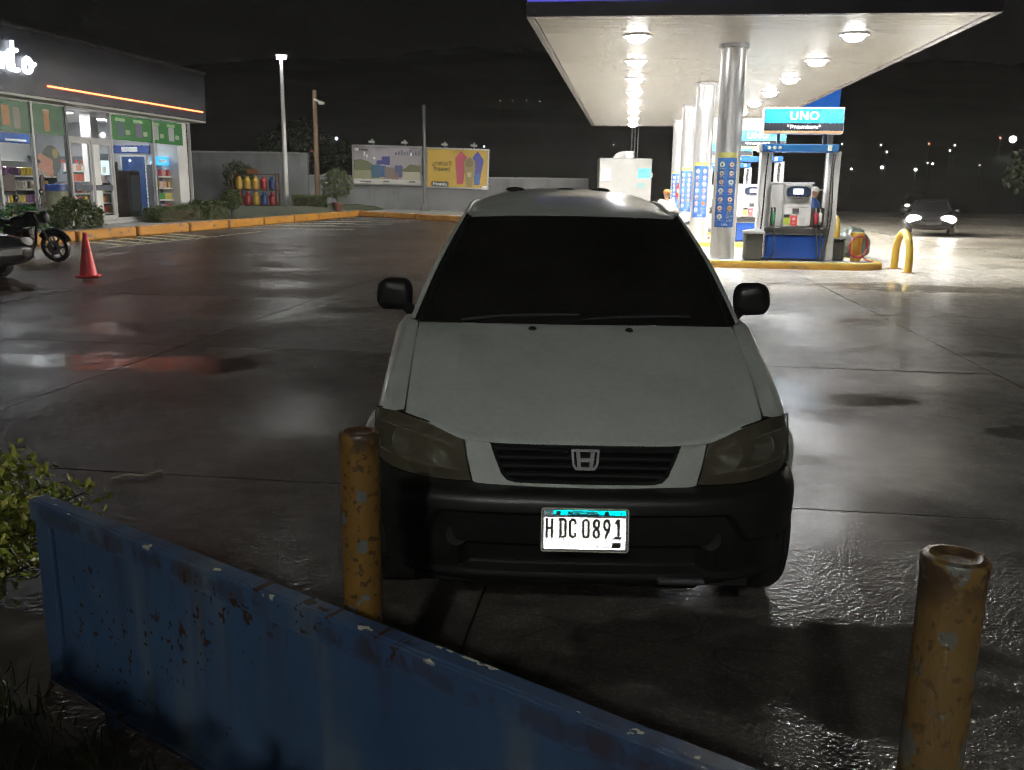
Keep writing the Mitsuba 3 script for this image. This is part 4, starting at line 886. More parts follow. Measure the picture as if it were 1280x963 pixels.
# ------------------------------------------------------------------ gas bottle rack
MR = mat4(-0.10, (-14.05, 50.2, 0.56))
rk = Thing('gas_bottle_rack', 'rusty steel two-tier rack holding gas bottles against the tall wall', 'rack', MR)
RUST = (0.10, 0.045, 0.02)
for x in (-1.22, 1.22):
    for y in (-0.25, 0.25): rk.add('post', bx(x - 0.03, x + 0.03, y - 0.03, y + 0.03, -0.1, 1.72), RUST, 'satin')
for z in (0.02, 0.84, 1.66):
    for y in (-0.26, 0.26): rk.add('rail', bx(-1.185, 1.185, y - 0.02, y + 0.02, z - 0.03, z + 0.02), RUST, 'satin')
for z in (0.0, 0.82): rk.add('tray', bx(-1.18, 1.18, -0.235, 0.235, z - 0.02, z + 0.02), (0.06, 0.03, 0.02), 'satin')
rk.add('sign', bx(-0.35, 0.3, -0.285, -0.27, 1.70, 1.92), (0.30, 0.10, 0.02), 'satin')
cylm = lathe([(0.12, 0), (0.15, 0.01), (0.15, 0.04), (0.185, 0.07), (0.19, 0.12), (0.19, 0.45), (0.17, 0.52), (0.10, 0.575), (0.04, 0.59), (0.0001, 0.59)], 18)
colm = lathe([(0.105, 0.56), (0.105, 0.70), (0.095, 0.70), (0.095, 0.56)], 14)
YB, RB, BB_ = (0.55, 0.33, 0.03), (0.34, 0.02, 0.025), (0.02, 0.05, 0.20)
rows = [[(YB, 'yellow'), (YB, 'yellow'), (YB, 'yellow'), (RB, 'red'), (BB_, 'blue')], [(RB, 'red'), (RB, 'red'), (YB, 'yellow'), (BB_, 'blue'), (RB, 'red')]]
ordn = ['leftmost', 'second from left', 'middle', 'second from right', 'rightmost']
for r, z in ((0, 0.842), (1, 0.022)):
    for k in range(5):
        c, nm = rows[r][k]
        t = Thing('gas_bottle', f'{nm} gas bottle, {ordn[k]} on the {"upper" if r == 0 else "lower"} tier of the rack', 'gas bottle', MR @ mat4(k, (-0.92 + 0.46 * k, -0.02, z)), 'gas bottles in the rack')
        t.add('body', cylm, c, 'satin', 40); t.add('collar', colm, c, 'satin', 40)
        t.add('valve', dm('valve', lambda: cyl((0, 0, 0.59), (0, 0, 0.68), 0.025, n=8)), (0.4, 0.33, 0.15), 'metal')

# ------------------------------------------------------------------ lamps, poles, advert boards
def lamp_post(name, label, M, h, power, weight):
    t = Thing(name, label, 'street lamp', M)
    t.add('pole', tube([(0, 0, 0), (0, 0, h - 0.1)], [0.15, 0.09], 14), (0.72, 0.72, 0.70), 'satin', 50)
    t.add('base_plate', bx(-0.28, 0.28, -0.28, 0.28, 0, 0.05), (0.3, 0.3, 0.3), 'satin')
    hd = t.add('head', bx(-0.30, 0.30, -0.62, 0.16, h - 0.1, h, 0.03), (0.25, 0.25, 0.26), 'satin')
    t.add(hd + '__lens', bx(-0.24, 0.24, -0.57, 0.02, h - 0.26, h - 0.101), (0.8, 0.8, 0.8), 'satin', emit=EM(0.97, 1.0, 0.95, power), weight=weight)
lamp_post('street_lamp', 'tall white street lamp with a glaring head beside the clipped hedge', mat4(0.35, (-12.65, 51.2, 0.42)), 8.1, 640.0, 2.5)
lamp_post('street_lamp', 'street lamp of the same kind standing behind the photographer', mat4(math.pi - 0.25, (-2.2, -10.5, 0.0)), 8.1, 900.0, 3.0)
pl = Thing('utility_pole', 'slim brown pole with a small camera arm, left of the advert boards', 'pole', mat4(0, (-11.55, 54.2, 0.3)))
pl.add('shaft', tube([(0, 0, 0), (0, 0, 6.7)], [0.16, 0.12], 10), (0.14, 0.095, 0.06), 'matte', 50)
pl.add('camera_arm', cat(cyl((0, -0.1, 6.2), (0.42, -0.35, 6.02), 0.07, n=8), bx(0.3, 0.62, -0.48, -0.28, 5.88, 6.04, 0.02)), (0.6, 0.58, 0.5), 'satin')
pl = Thing('utility_pole', 'thin grey pole standing between the two advert boards', 'pole', mat4(0, (-5.42, 55.8, 0.1)))
pl.add('shaft', tube([(0, 0, 0), (0, 0, 6.3)], [0.12, 0.09], 10), (0.10, 0.10, 0.10), 'satin', 50)
pl.add('base', lathe([(0.30, 0), (0.30, 0.3), (0.16, 0.55)], 12), (0.12, 0.12, 0.12), 'matte')
def board(label, x0, x1, z0, z1, tilt):
    M = mat4(0, ((x0 + x1) / 2, 57.38, (z0 + z1) / 2)) @ np.array(trimesh.transformations.rotation_matrix(tilt, (0, 1, 0)))
    w, h = x1 - x0, z1 - z0
    t = Thing('advert_board', label, 'advert board', M, 'advert boards on the wall')
    t.add('backing', bx(-w / 2, w / 2, 0.05, 0.12, -h / 2, h / 2), (0.2, 0.2, 0.2), 'satin')
    for nm, b in (('frame_top', (-w / 2, w / 2, 0, 0.049, h / 2 - 0.09, h / 2)), ('frame_bottom', (-w / 2, w / 2, 0, 0.049, -h / 2, -h / 2 + 0.09)), ('frame_side', (-w / 2, -w / 2 + 0.09, 0, 0.049, -h / 2 + 0.091, h / 2 - 0.091)), ('frame_side', (w / 2 - 0.09, w / 2, 0, 0.049, -h / 2 + 0.091, h / 2 - 0.091))):
        t.add(nm, bx(*b), (0.42, 0.42, 0.41), 'metal')
    for x in (-w * 0.2, w * 0.26):
        a = t.add('lamp_arm', tube(bez([(x, 0.06, h / 2), (x, 0.05, h / 2 + 0.28), (x, -0.3, h / 2 + 0.34), (x, -0.5, h / 2 + 0.22)], 9), 0.03, 6), (0.4, 0.4, 0.4), 'satin')
        t.add(a + '__lamp', bx(x - 0.2, x + 0.2, -0.62, -0.42, h / 2 + 0.1, h / 2 + 0.22, 0.03), (0.35, 0.35, 0.35), 'satin')
    return t, w, h
t, w, h = board('left advert board with a pale landscape and blue bottles', -10.05, -5.72, 1.72, 4.13, 0.012)
Q = lambda poly, y, col, nm='print', fin='satin': t.add(nm, ext(poly, 0.004, y), col, fin)
X0, Z0, WW, HH = -w / 2 + 0.09, -h / 2 + 0.09, w - 0.18, h - 0.18
R = lambda a, b, c, d: sbox(X0 + a * WW, Z0 + b * HH, X0 + c * WW, Z0 + d * HH)
Q(R(0, 0, 1, 1), 0.045, (0.27, 0.25, 0.27), 'sheet')
Q(R(0, 0, 1, 0.125), 0.040, (0.42, 0.41, 0.38)); Q(R(0, 0.13, 0.48, 0.36), 0.040, (0.23, 0.22, 0.13)); Q(R(0.72, 0.13, 1, 0.34), 0.040, (0.36, 0.33, 0.25))
hillp = Polygon([(X0 + x * WW, Z0 + z * HH) for x, z in [(0, 0.36), (0.0, 0.62), (0.1, 0.66), (0.22, 0.60), (0.32, 0.48), (0.48, 0.40), (0.75, 0.42), (0.85, 0.55), (1, 0.5), (1, 0.34), (0.7, 0.34), (0.48, 0.36)]])
Q(hillp, 0.0395, (0.115, 0.12, 0.06))
Q(Polygon([(X0 + x * WW, Z0 + z * HH) for x, z in [(0.34, 0.52), (0.34, 0.62), (0.42, 0.64), (0.42, 0.74), (0.54, 0.745), (0.54, 0.52)]]), 0.035, (0.045, 0.045, 0.17))
for a, b, c, d, col in [(0.27, 0.17, 0.38, 0.50, (0.04, 0.10, 0.15)), (0.39, 0.20, 0.47, 0.48, (0.05, 0.09, 0.2)), (0.46, 0.16, 0.60, 0.44, (0.17, 0.14, 0.11)), (0.62, 0.2, 0.72, 0.5, (0.07, 0.08, 0.16)), (0.55, 0.14, 0.66, 0.30, (0.22, 0.13, 0.11))]:
    Q(R(a, b, c, d).buffer(0.03), 0.031, col)
for k in range(9): Q(R(0.62 + 0.042 * k, 0.78, 0.645 + 0.042 * k, 0.86 + 0.03 * (k % 3)), 0.035, (0.10, 0.10, 0.14), 'lettering')
for k in range(4): Q(R(0.08 + 0.035 * k, 0.885, 0.105 + 0.035 * k, 0.93), 0.035, (0.06, 0.06, 0.07), 'lettering')
for a, b, c in [(0.10, 0.03, 0.26), (0.44, 0.04, 0.53), (0.83, 0.05, 0.92)]: Q(R(a, b, c, b + 0.045), 0.036, (0.14, 0.13, 0.12), 'lettering')
for a, b, c, d in [(0.15, 0.74, 0.175, 0.86), (0.19, 0.70, 0.21, 0.78), (0.30, 0.66, 0.325, 0.72), (0.84, 0.76, 0.87, 0.86), (0.02, 0.88, 0.08, 0.95)]: Q(R(a, b, c, d), 0.033, (0.72, 0.70, 0.66))
t, w, h = board('right yellow advert board with red, cream and blue frozen drinks', -5.50, -1.60, 1.58, 4.02, 0.022)
Q = lambda poly, y, col, nm='print', fin='satin': t.add(nm, ext(poly, 0.004, y), col, fin)
X0, Z0, WW, HH = -w / 2 + 0.09, -h / 2 + 0.09, w - 0.18, h - 0.18
G = lambda pts: Polygon([(X0 + x * WW, Z0 + (1 - z) * HH) for x, z in pts])
Q(sbox(X0, Z0, X0 + WW, Z0 + HH), 0.045, (0.42, 0.27, 0.035), 'sheet')
Q(G([(0.46, 0.22), (0.56, 0.04), (0.66, 0.2), (0.63, 0.5), (0.60, 0.9), (0.50, 0.93), (0.47, 0.5)]), 0.040, (0.36, 0.055, 0.085))
Q(G([(0.75, 0.18), (0.83, 0.03), (0.94, 0.26), (0.90, 0.55), (0.87, 0.92), (0.78, 0.92), (0.79, 0.5)]), 0.040, (0.055, 0.06, 0.26))
Q(G([(0.79, 0.62), (0.88, 0.62), (0.86, 0.90), (0.78, 0.90)]), 0.036, (0.04, 0.12, 0.30))
Q(G([(0.60, 0.32), (0.66, 0.2), (0.72, 0.18), (0.79, 0.3), (0.80, 0.5), (0.75, 0.99), (0.66, 0.99), (0.62, 0.55)]), 0.033, (0.24, 0.185, 0.075))
Q(G([(0.63, 0.3), (0.69, 0.2), (0.75, 0.26), (0.77, 0.4), (0.70, 0.46), (0.63, 0.42)]), 0.030, (0.17, 0.13, 0.05))
Q(G([(0.66, 0.60), (0.74, 0.60), (0.72, 0.72), (0.67, 0.72)]), 0.029, (0.42, 0.36, 0.22))
t.add('lettering', words('¿calor?', 0.24, X0 + 0.24 * WW, Z0 + 0.57 * HH, 0.041, 0.004, bold=True, width=1.2), (0.07, 0.045, 0.015), 'satin')
t.add('lettering', words('frozen!', 0.25, X0 + 0.24 * WW, Z0 + 0.42 * HH, 0.041, 0.004, bold=True, width=1.0), (0.05, 0.035, 0.012), 'satin')
Q(rrect(X0 + 0.07 * WW, X0 + 0.36 * WW, Z0, Z0 + 0.135 * HH, 0.10), 0.040, (0.035, 0.035, 0.03), 'badge')
t.add('lettering', words('Pronto', 0.16, X0 + 0.215 * WW, Z0 + 0.035 * HH, 0.0375, 0.004, bold=True, width=0.85), (0.75, 0.75, 0.72), 'satin')
Q(sbox(X0 + 0.92 * WW, Z0 - 0.05 * HH, X0 + 1.0 * WW, Z0 + 0.06 * HH), 0.036, (0.7, 0.66, 0.66))

# ------------------------------------------------------------------ traffic cone
cn_ = Thing('traffic_cone', 'bright red-orange traffic cone standing by the motorcycle', 'traffic cone', mat4(0.3, (-7.79, 16.6, 0.0)))
cn_.add('base', bx(-0.20, 0.20, -0.20, 0.20, 0.0, 0.035, 0.012), (0.62, 0.045, 0.05), 'satin')
cn_.add('body', lathe([(0.155, 0.035), (0.15, 0.06), (0.085, 0.45), (0.042, 0.76), (0.036, 0.80), (0.02, 0.80), (0.02, 0.70)], 28), (0.66, 0.045, 0.05), 'satin', smooth=40)
cn_.add('collar', lathe([(0.088, 0.45), (0.089, 0.46), (0.0795, 0.505), (0.078, 0.505)], 28), (0.56, 0.05, 0.06), 'satin', smooth=40)

# ------------------------------------------------------------------ motorcycle (front towards +x)
MT = mat4(-0.16, (-10.55, 19.75, 0.0)) @ np.array(trimesh.transformations.rotation_matrix(math.radians(9), (1, 0, 0))) @ mat4(0, (0, 0, 0), 1.1)
mo = Thing('motorcycle', 'black motorcycle parked facing right beside the traffic cone', 'motorcycle', MT)
def wheel_m(x, R, nm):
    tor = lathe([(R - 0.045, -0.04), (R - 0.012, -0.042), (R, -0.02), (R, 0.02), (R - 0.012, 0.042), (R - 0.045, 0.04), (R - 0.055, 0.0), (R - 0.045, -0.04)], 36)
    k = mo.add(nm, mv(tor, (x, 0, R), rx=math.pi / 2), (0.015, 0.015, 0.015), 'satin', smooth=40)
    rim = cat(lathe([(R - 0.085, -0.025), (R - 0.05, -0.03), (R - 0.05, 0.03), (R - 0.085, 0.025), (R - 0.085, -0.025)], 32), lathe([(0.0001, -0.06), (0.06, -0.06), (0.06, 0.06), (0.0001, 0.06)], 16), *[mv(bx(0.05, R - 0.08, -0.02, 0.02, -0.012, 0.012), rz=a) for a in np.arange(6) * math.pi / 3])
    mo.add(k + '__rim', mv(rim, (x, 0, R), rx=math.pi / 2), (0.04, 0.04, 0.04), 'satin')
    mo.add(k + '__brake_disc', mv(lathe([(0.07, 0.058), (0.14, 0.058), (0.14, 0.062), (0.07, 0.062)], 24), (x, 0, R), rx=math.pi / 2), (0.5, 0.5, 0.5), 'metal')
wheel_m(0.66, 0.30, 'front_wheel'); wheel_m(-0.66, 0.30, 'rear_wheel')
for s in (-1, 1):
    mo.add('fork', cat(cyl((0.66, s * 0.085, 0.30), (0.53, s * 0.085, 0.62), 0.028, n=10), cyl((0.53, s * 0.085, 0.62), (0.40, s * 0.085, 0.95), 0.019, n=10)), (0.42, 0.40, 0.36), 'metal')
    mo.add('swing_arm', bx(-0.66, -0.12, s * 0.09 - 0.02, s * 0.09 + 0.02, 0.28, 0.33, 0.008), (0.03, 0.03, 0.03), 'satin')
    mo.add('shock_absorber', cyl((-0.58, s * 0.11, 0.34), (-0.42, s * 0.10, 0.68), 0.03, n=10), (0.2, 0.03, 0.03), 'satin')
    hb_ = mo.add('handlebar', tube(bez([(0.38, 0, 0.98), (0.36, s * 0.16, 1.02), (0.26, s * 0.30, 1.05), (0.20, s * 0.40, 1.04)], 10), 0.014, 8), (0.05, 0.05, 0.05), 'satin')
    mo.add(hb_ + '__grip', cyl((0.24, s * 0.33, 1.046), (0.19, s * 0.42, 1.04), 0.02, n=10), BLACK, 'satin')
    mr = mo.add('mirror_stem', tube(bez([(0.27, s * 0.28, 1.05), (0.28, s * 0.32, 1.18), (0.30, s * 0.36, 1.26)], 6), 0.008, 6), BLACK, 'satin')
    mo.add(mr + '__mirror', ico((0.31, s * 0.37, 1.30), (0.025, 0.07, 0.06), 2), BLACK, 'gloss', True)
mo.add('tank', hull(ico((0.24, 0, 0.84), (0.20, 0.17, 0.15), 2), ico((-0.06, 0, 0.78), (0.16, 0.11, 0.11), 2)), (0.012, 0.012, 0.014), 'gloss', smooth=50)
mo.add('seat', hull(ico((-0.14, 0, 0.77), (0.12, 0.11, 0.05), 2), ico((-0.60, 0, 0.82), (0.14, 0.10, 0.05), 2)), (0.015, 0.015, 0.015), 'satin', smooth=50)
mo.add('tail', hull(ico((-0.55, 0, 0.74), (0.12, 0.09, 0.05), 1), ico((-0.86, 0, 0.80), (0.05, 0.06, 0.04), 1)), (0.012, 0.012, 0.014), 'gloss', smooth=50)
mo.add('engine', cat(bx(-0.16, 0.18, -0.13, 0.13, 0.26, 0.46, 0.03), bx(0.02, 0.20, -0.10, 0.10, 0.46, 0.66, 0.03), *[bx(0.0, 0.22, -0.12, 0.12, 0.48 + 0.03 * k, 0.49 + 0.03 * k) for k in range(6)]), (0.07, 0.065, 0.06), 'metal')
for s in (-1, 1): mo.add('side_panel', hull(ico((-0.20, s * 0.10, 0.62), (0.13, 0.03, 0.09), 1), ico((-0.05, s * 0.10, 0.55), (0.08, 0.03, 0.08), 1)), (0.012, 0.012, 0.014), 'gloss', smooth=50)
mo.add('frame', cat(tube(bez([(0.42, 0, 0.86), (0.30, 0, 0.60), (0.22, 0, 0.30), (-0.05, 0, 0.24), (-0.2, 0, 0.34), (-0.26, 0, 0.66), (-0.7, 0, 0.72)], 24), 0.025, 8), tube([(0.42, 0, 0.9), (-0.2, 0, 0.70)], 0.025, 8)), (0.02, 0.02, 0.02), 'satin')
mo.add('exhaust', cat(tube(bez([(0.18, -0.1, 0.5), (0.30, -0.12, 0.35), (0.15, -0.13, 0.22), (-0.2, -0.15, 0.24)], 14), 0.022, 8), cyl((-0.2, -0.15, 0.24), (-0.75, -0.17, 0.34), 0.045, 0.055, 12)), (0.25, 0.24, 0.23), 'metal')
mo.add('front_mudguard', tube([(0.66 + 0.33 * math.cos(a), 0, 0.30 + 0.33 * math.sin(a)) for a in np.linspace(0.35, 2.5, 14)], 0.05, 8), (0.012, 0.012, 0.014), 'gloss', smooth=50)
hl = mo.add('headlight', ico((0.52, 0, 0.88), (0.10, 0.12, 0.12), 2), (0.015, 0.015, 0.015), 'gloss', True)
mo.add(hl + '__glass', ico((0.585, 0, 0.88), (0.04, 0.08, 0.08), 2), (0.08, 0.08, 0.08), 'gloss', True)
mo.add('side_stand', cyl((-0.02, 0.1, 0.28), (-0.08, 0.30, 0.0), 0.013, n=8), BLACK, 'satin')

# ------------------------------------------------------------------ saloon cars (front towards -y in their own frame)
def loft(st, n=40, ex=3.2):
    """st: (y, halfwidth, z0, z1); superellipse sections"""
    th = np.linspace(0, 2 * np.pi, n, endpoint=False)
    c, s = np.cos(th), np.sin(th)
    cu, su = np.sign(c) * np.abs(c) ** (2 / ex), np.sign(s) * np.abs(s) ** (2 / ex)
    G = np.array([np.stack([w_ * cu, np.full(n, y), (z0 + z1) / 2 + (z1 - z0) / 2 * su], 1) for y, w_, z0, z1 in st])
    G = np.concatenate([G, G[:, :1]], 1)
    G = np.concatenate([np.repeat(G[:1].mean(1, keepdims=True), G.shape[1], 1), G, np.repeat(G[-1:].mean(1, keepdims=True), G.shape[1], 1)], 0)
    m = grid(G, True); m.update_faces(m.area_faces > 1e-10); return m
def saloon(name, label, M, col, lights=0.0, tail=0.0, group=None, hw=0.6, lamp=1.0):
    t = Thing(name, label, 'car', M, group)
    b = dm('sal_body', lambda: loft([(-2.2, 0.62, 0.36, 0.60), (-2.12, 0.78, 0.28, 0.72), (-1.9, 0.84, 0.24, 0.80), (-1.2, 0.86, 0.22, 0.90), (-0.75, 0.87, 0.22, 0.95), (0.6, 0.87, 0.22, 0.97), (1.45, 0.86, 0.24, 0.98), (1.95, 0.84, 0.28, 0.96), (2.15, 0.80, 0.32, 0.92), (2.24, 0.68, 0.38, 0.74)]))
    t.add('body', b, col, 'matte' if lights else 'gloss', True)
    gz = dm('sal_glass', lambda: loft([(-1.0, 0.60, 0.86, 0.95), (-0.55, 0.70, 0.86, 1.18), (-0.15, 0.68, 0.86, 1.36), (0.7, 0.66, 0.86, 1.39), (1.2, 0.66, 0.86, 1.28), (1.75, 0.60, 0.86, 0.98)], ex=3.6))
    t.add('windows', gz, (0.01, 0.01, 0.012), 'gloss', True)
    t.add('roof', dm('sal_roof', lambda: loft([(-0.30, 0.56, 1.30, 1.34), (0.0, 0.60, 1.33, 1.395), (0.65, 0.60, 1.34, 1.42), (1.1, 0.56, 1.28, 1.34)])), col, 'gloss', True)
    for s in (-1, 1):
        for nm, p0_, p1_, r_ in (('windscreen_pillar', (s * 0.70, -0.98, 0.95), (s * 0.57, -0.25, 1.34), 0.04), ('centre_pillar', (s * 0.715, 0.35, 0.95), (s * 0.62, 0.35, 1.38), 0.04), ('rear_pillar', (s * 0.66, 1.7, 0.96), (s * 0.57, 1.08, 1.31), 0.05)):
            t.add(nm, dm(('sal_p', nm, s), lambda: tube([p0_, p1_], r_, 6)), col, 'gloss')
        for y in (-1.32, 1.36):
            k = t.add('wheel', dm(('sal_w', s, y), lambda: mv(lathe([(0.20, -0.1), (0.30, -0.1), (0.315, -0.07), (0.315, 0.07), (0.30, 0.1), (0.20, 0.1)], 28), (s * 0.79, y, 0.315), ry=math.pi / 2)), BLACK, 'satin', 40)
            t.add(k + '__rim', dm(('sal_r', s, y), lambda: mv(lathe([(0.0001, -0.085), (0.205, -0.09), (0.205, 0.09), (0.0001, 0.085)], 20), (s * 0.79, y, 0.315), ry=math.pi / 2)), (0.4, 0.4, 0.4), 'metal')
        t.add('wing_mirror', dm(('sal_m', s), lambda: ico((s * 0.95, -0.72, 1.0), (0.09, 0.06, 0.065), 2)), col, 'gloss', True)
        t.add('headlight', dm(('sal_h', s, lamp), lambda: ico((s * 0.62, -2.10, 0.66), (0.15 * lamp, 0.09, 0.085 * lamp), 2)), (0.5, 0.5, 0.5), 'gloss', True, emit=EM(1.0, 0.90, 0.74, lights) if lights else None, weight=hw)
        t.add('tail_lamp', dm(('sal_t', s), lambda: ico((s * 0.66, 2.13, 0.78), (0.14, 0.08, 0.085), 2)), (0.25, 0.01, 0.01), 'gloss', True, emit=EM(1.0, 0.1, 0.05, tail) if tail else None, weight=0.05)
        t.add('door_handle', dm(('sal_d', s), lambda: bx(s * 0.865 - 0.02, s * 0.865 + 0.02, 0.1, 0.28, 0.80, 0.83, 0.008)), col, 'gloss')
    t.add('number_plate', dm('sal_np', lambda: bx(-0.18, 0.18, 2.235, 2.25, 0.50, 0.60)), (0.5, 0.5, 0.48), 'satin')
    t.add('grille', dm('sal_g', lambda: bx(-0.4, 0.4, -2.215, -2.15, 0.44, 0.58, 0.02)), BLACK, 'satin')
saloon('parked_car', 'silver saloon refuelling behind the second canopy column', mat4(-math.pi / 2 - 0.12, (7.65, 33.2, 0)), (0.42, 0.44, 0.45))
saloon('parked_car', 'black car cut off by the left picture edge in front of the motorcycle', mat4(math.pi / 2 - 0.2, (-10.74, 15.8, 0)), (0.006, 0.006, 0.007))
saloon('oncoming_car', 'oncoming car with dazzling headlights on the street at right', mat4(-0.42, (17.3, 38.2, 0.02)), (0.012, 0.012, 0.013), lights=420.0, hw=2.0, lamp=1.9)
saloon('oncoming_car', 'more distant car with small pinkish headlights behind the first', mat4(-0.35, (27.6, 63.5, 0.2)), (0.01, 0.01, 0.011), lights=500.0)

# ------------------------------------------------------------------ the white off-roader in front (x to the viewer's right, y back from the bumper)
CM = mat4(-0.0226, (0.26, 2.99, 0.0))
V = Thing('parked_suv', 'white compact SUV facing the camera with tinted windscreen and black bumper', 'car', CM)
PI_ = lambda xs, ys: PchipInterpolator(xs, ys)
# bonnet
fx = [0, .2, .43, .49, .56, .62, .665]
fs, fz = PI_(fx, [.075, .078, .100, .122, .165, .225, .300]), PI_(fx, [.822, .825, .836, .853, .873, .879, .880])
nu, nv = 61, 34
u = np.linspace(-1, 1, nu)
gv = np.linspace(0, 1, nv) ** 1.25
G = np.zeros((nu, nv, 3))
for i, q in enumerate(u):
    au = abs(q)
    f0 = np.array([0.665 * q, fs(0.665 * au), fz(0.665 * au)])
    r0 = np.array([0.715 * q, 1.085 + 0.045 * au ** 2, 1.094 - 0.006 * au ** 2])
    for j, t_ in enumerate(gv):
        p = f0 + (r0 - f0) * t_
        ridge = math.exp(-((au - 0.72) / 0.055) ** 2) * 0.014 - 0.010 * math.exp(-((au - 0.90) / 0.06) ** 2)
        p[2] += 0.048 * math.sin(math.pi * t_) ** 0.8 * (1 - 0.42 * au ** 2) + ridge * math.sin(math.pi * min(1, t_ * 1.15)) ** 0.6
        G[i, j] = p
lip = G[:, :1].copy(); lip2 = lip.copy()
lip[..., 1] -= 0.006; lip[..., 2] -= 0.010; lip2[..., 1] += 0.012; lip2[..., 2] -= 0.022
V.add('bonnet', grid(np.concatenate([lip2, lip, G], 1), True), None, 'carpaint', smooth=35)
bonnet_z = lambda x, y: G[np.argmin((G[..., 0] - x) ** 2 + (G[..., 1] - y) ** 2) // nv, np.argmin((G[..., 0] - x) ** 2 + (G[..., 1] - y) ** 2) % nv, 2]
for x in (-0.195, 0.235):
    V.add('washer_nozzle', hull(ico((x, 0.985, bonnet_z(x, 0.985) + 0.004), (0.016, 0.022, 0.012), 1), ico((x, 1.0, bonnet_z(x, 1.0) - 0.004), (0.02, 0.028, 0.008), 1)), (0.012, 0.012, 0.012), 'satin')
# body sides: one skin per side, cut into panels with open shut lines
AX, AZ, AR = (0.80, 3.42), 0.335, 0.385
xm = PI_([.30, .36, .42, .50, .62, .78, 1.0, 1.25, 2.5, 3.2, 3.6, 4.0, 4.25], [.742, .785, .815, .842, .872, .879, .866, .852, .852, .868, .872, .85, .80])
zg = PI_([.30, .7, 1.12, 1.25, 4.25], [.878, .998, 1.086, 1.094, 1.10])
xg = PI_([.30, .7, 1.12, 1.25, 2.4, 4.0, 4.25], [.672, .694, .722, .765, .785, .765, .73])
xb = PI_([.30, .36, .42, .50, .62, .80, 1.0, 1.25, 2.5, 3.2, 3.6, 4.0, 4.25], [.740, .775, .797, .806, .812, .820, .830, .846, .850, .845, .835, .82, .79])
def section(y, n=26, ztop=None):
    X, XB, Z0, XG = float(xm(y)), float(xb(y)), float(zg(y)), float(xg(y))
    K = np.array([(XG, Z0), (XG + 0.45 * (XB - XG), Z0 - 0.006), (XG + 0.82 * (XB - XG), Z0 - 0.040), (XB, Z0 - 0.12), (XB + 0.1 * (X - XB) + .003, .79), (X - .004, .725), (X, .69), (X - 0.004, 0.60), (X - 0.012, 0.545)])
    if K[4, 1] > K[3, 1] - .02: K[4, 1] = K[3, 1] - .02
    t = np.concatenate([[0], np.cumsum(np.linalg.norm(np.diff(K, axis=0), axis=1))])
    t1 = t[-1]
    if ztop is not None:
        f = np.linspace(0, t[-1], 400); t1 = f[np.argmax(PI_(t, K[:, 1])(f) <= ztop)] if ztop < Z0 else 1e-4
    tt = np.linspace(0, t1, n)
    return np.stack([PI_(t, K[:, 0])(tt), np.full(n, y), PI_(t, K[:, 1])(tt)], 1)
def side_skin(y0, y1, s, mirror=True, n=44):
    G_ = np.array([section(y) for y in np.linspace(y0, y1, n)])
    G_[..., 0] *= s
    m = grid(G_, s > 0)
    c = m.triangles_center
    keep = np.ones(len(c), bool)
    for a in AX: keep &= (c[:, 1] - a) ** 2 + (c[:, 2] - AZ) ** 2 > AR ** 2
    keep &= ~((c[:, 1] < 0.46) & (c[:, 2] < 0.652))
    m.update_faces(keep); m.remove_unreferenced_vertices(); return m
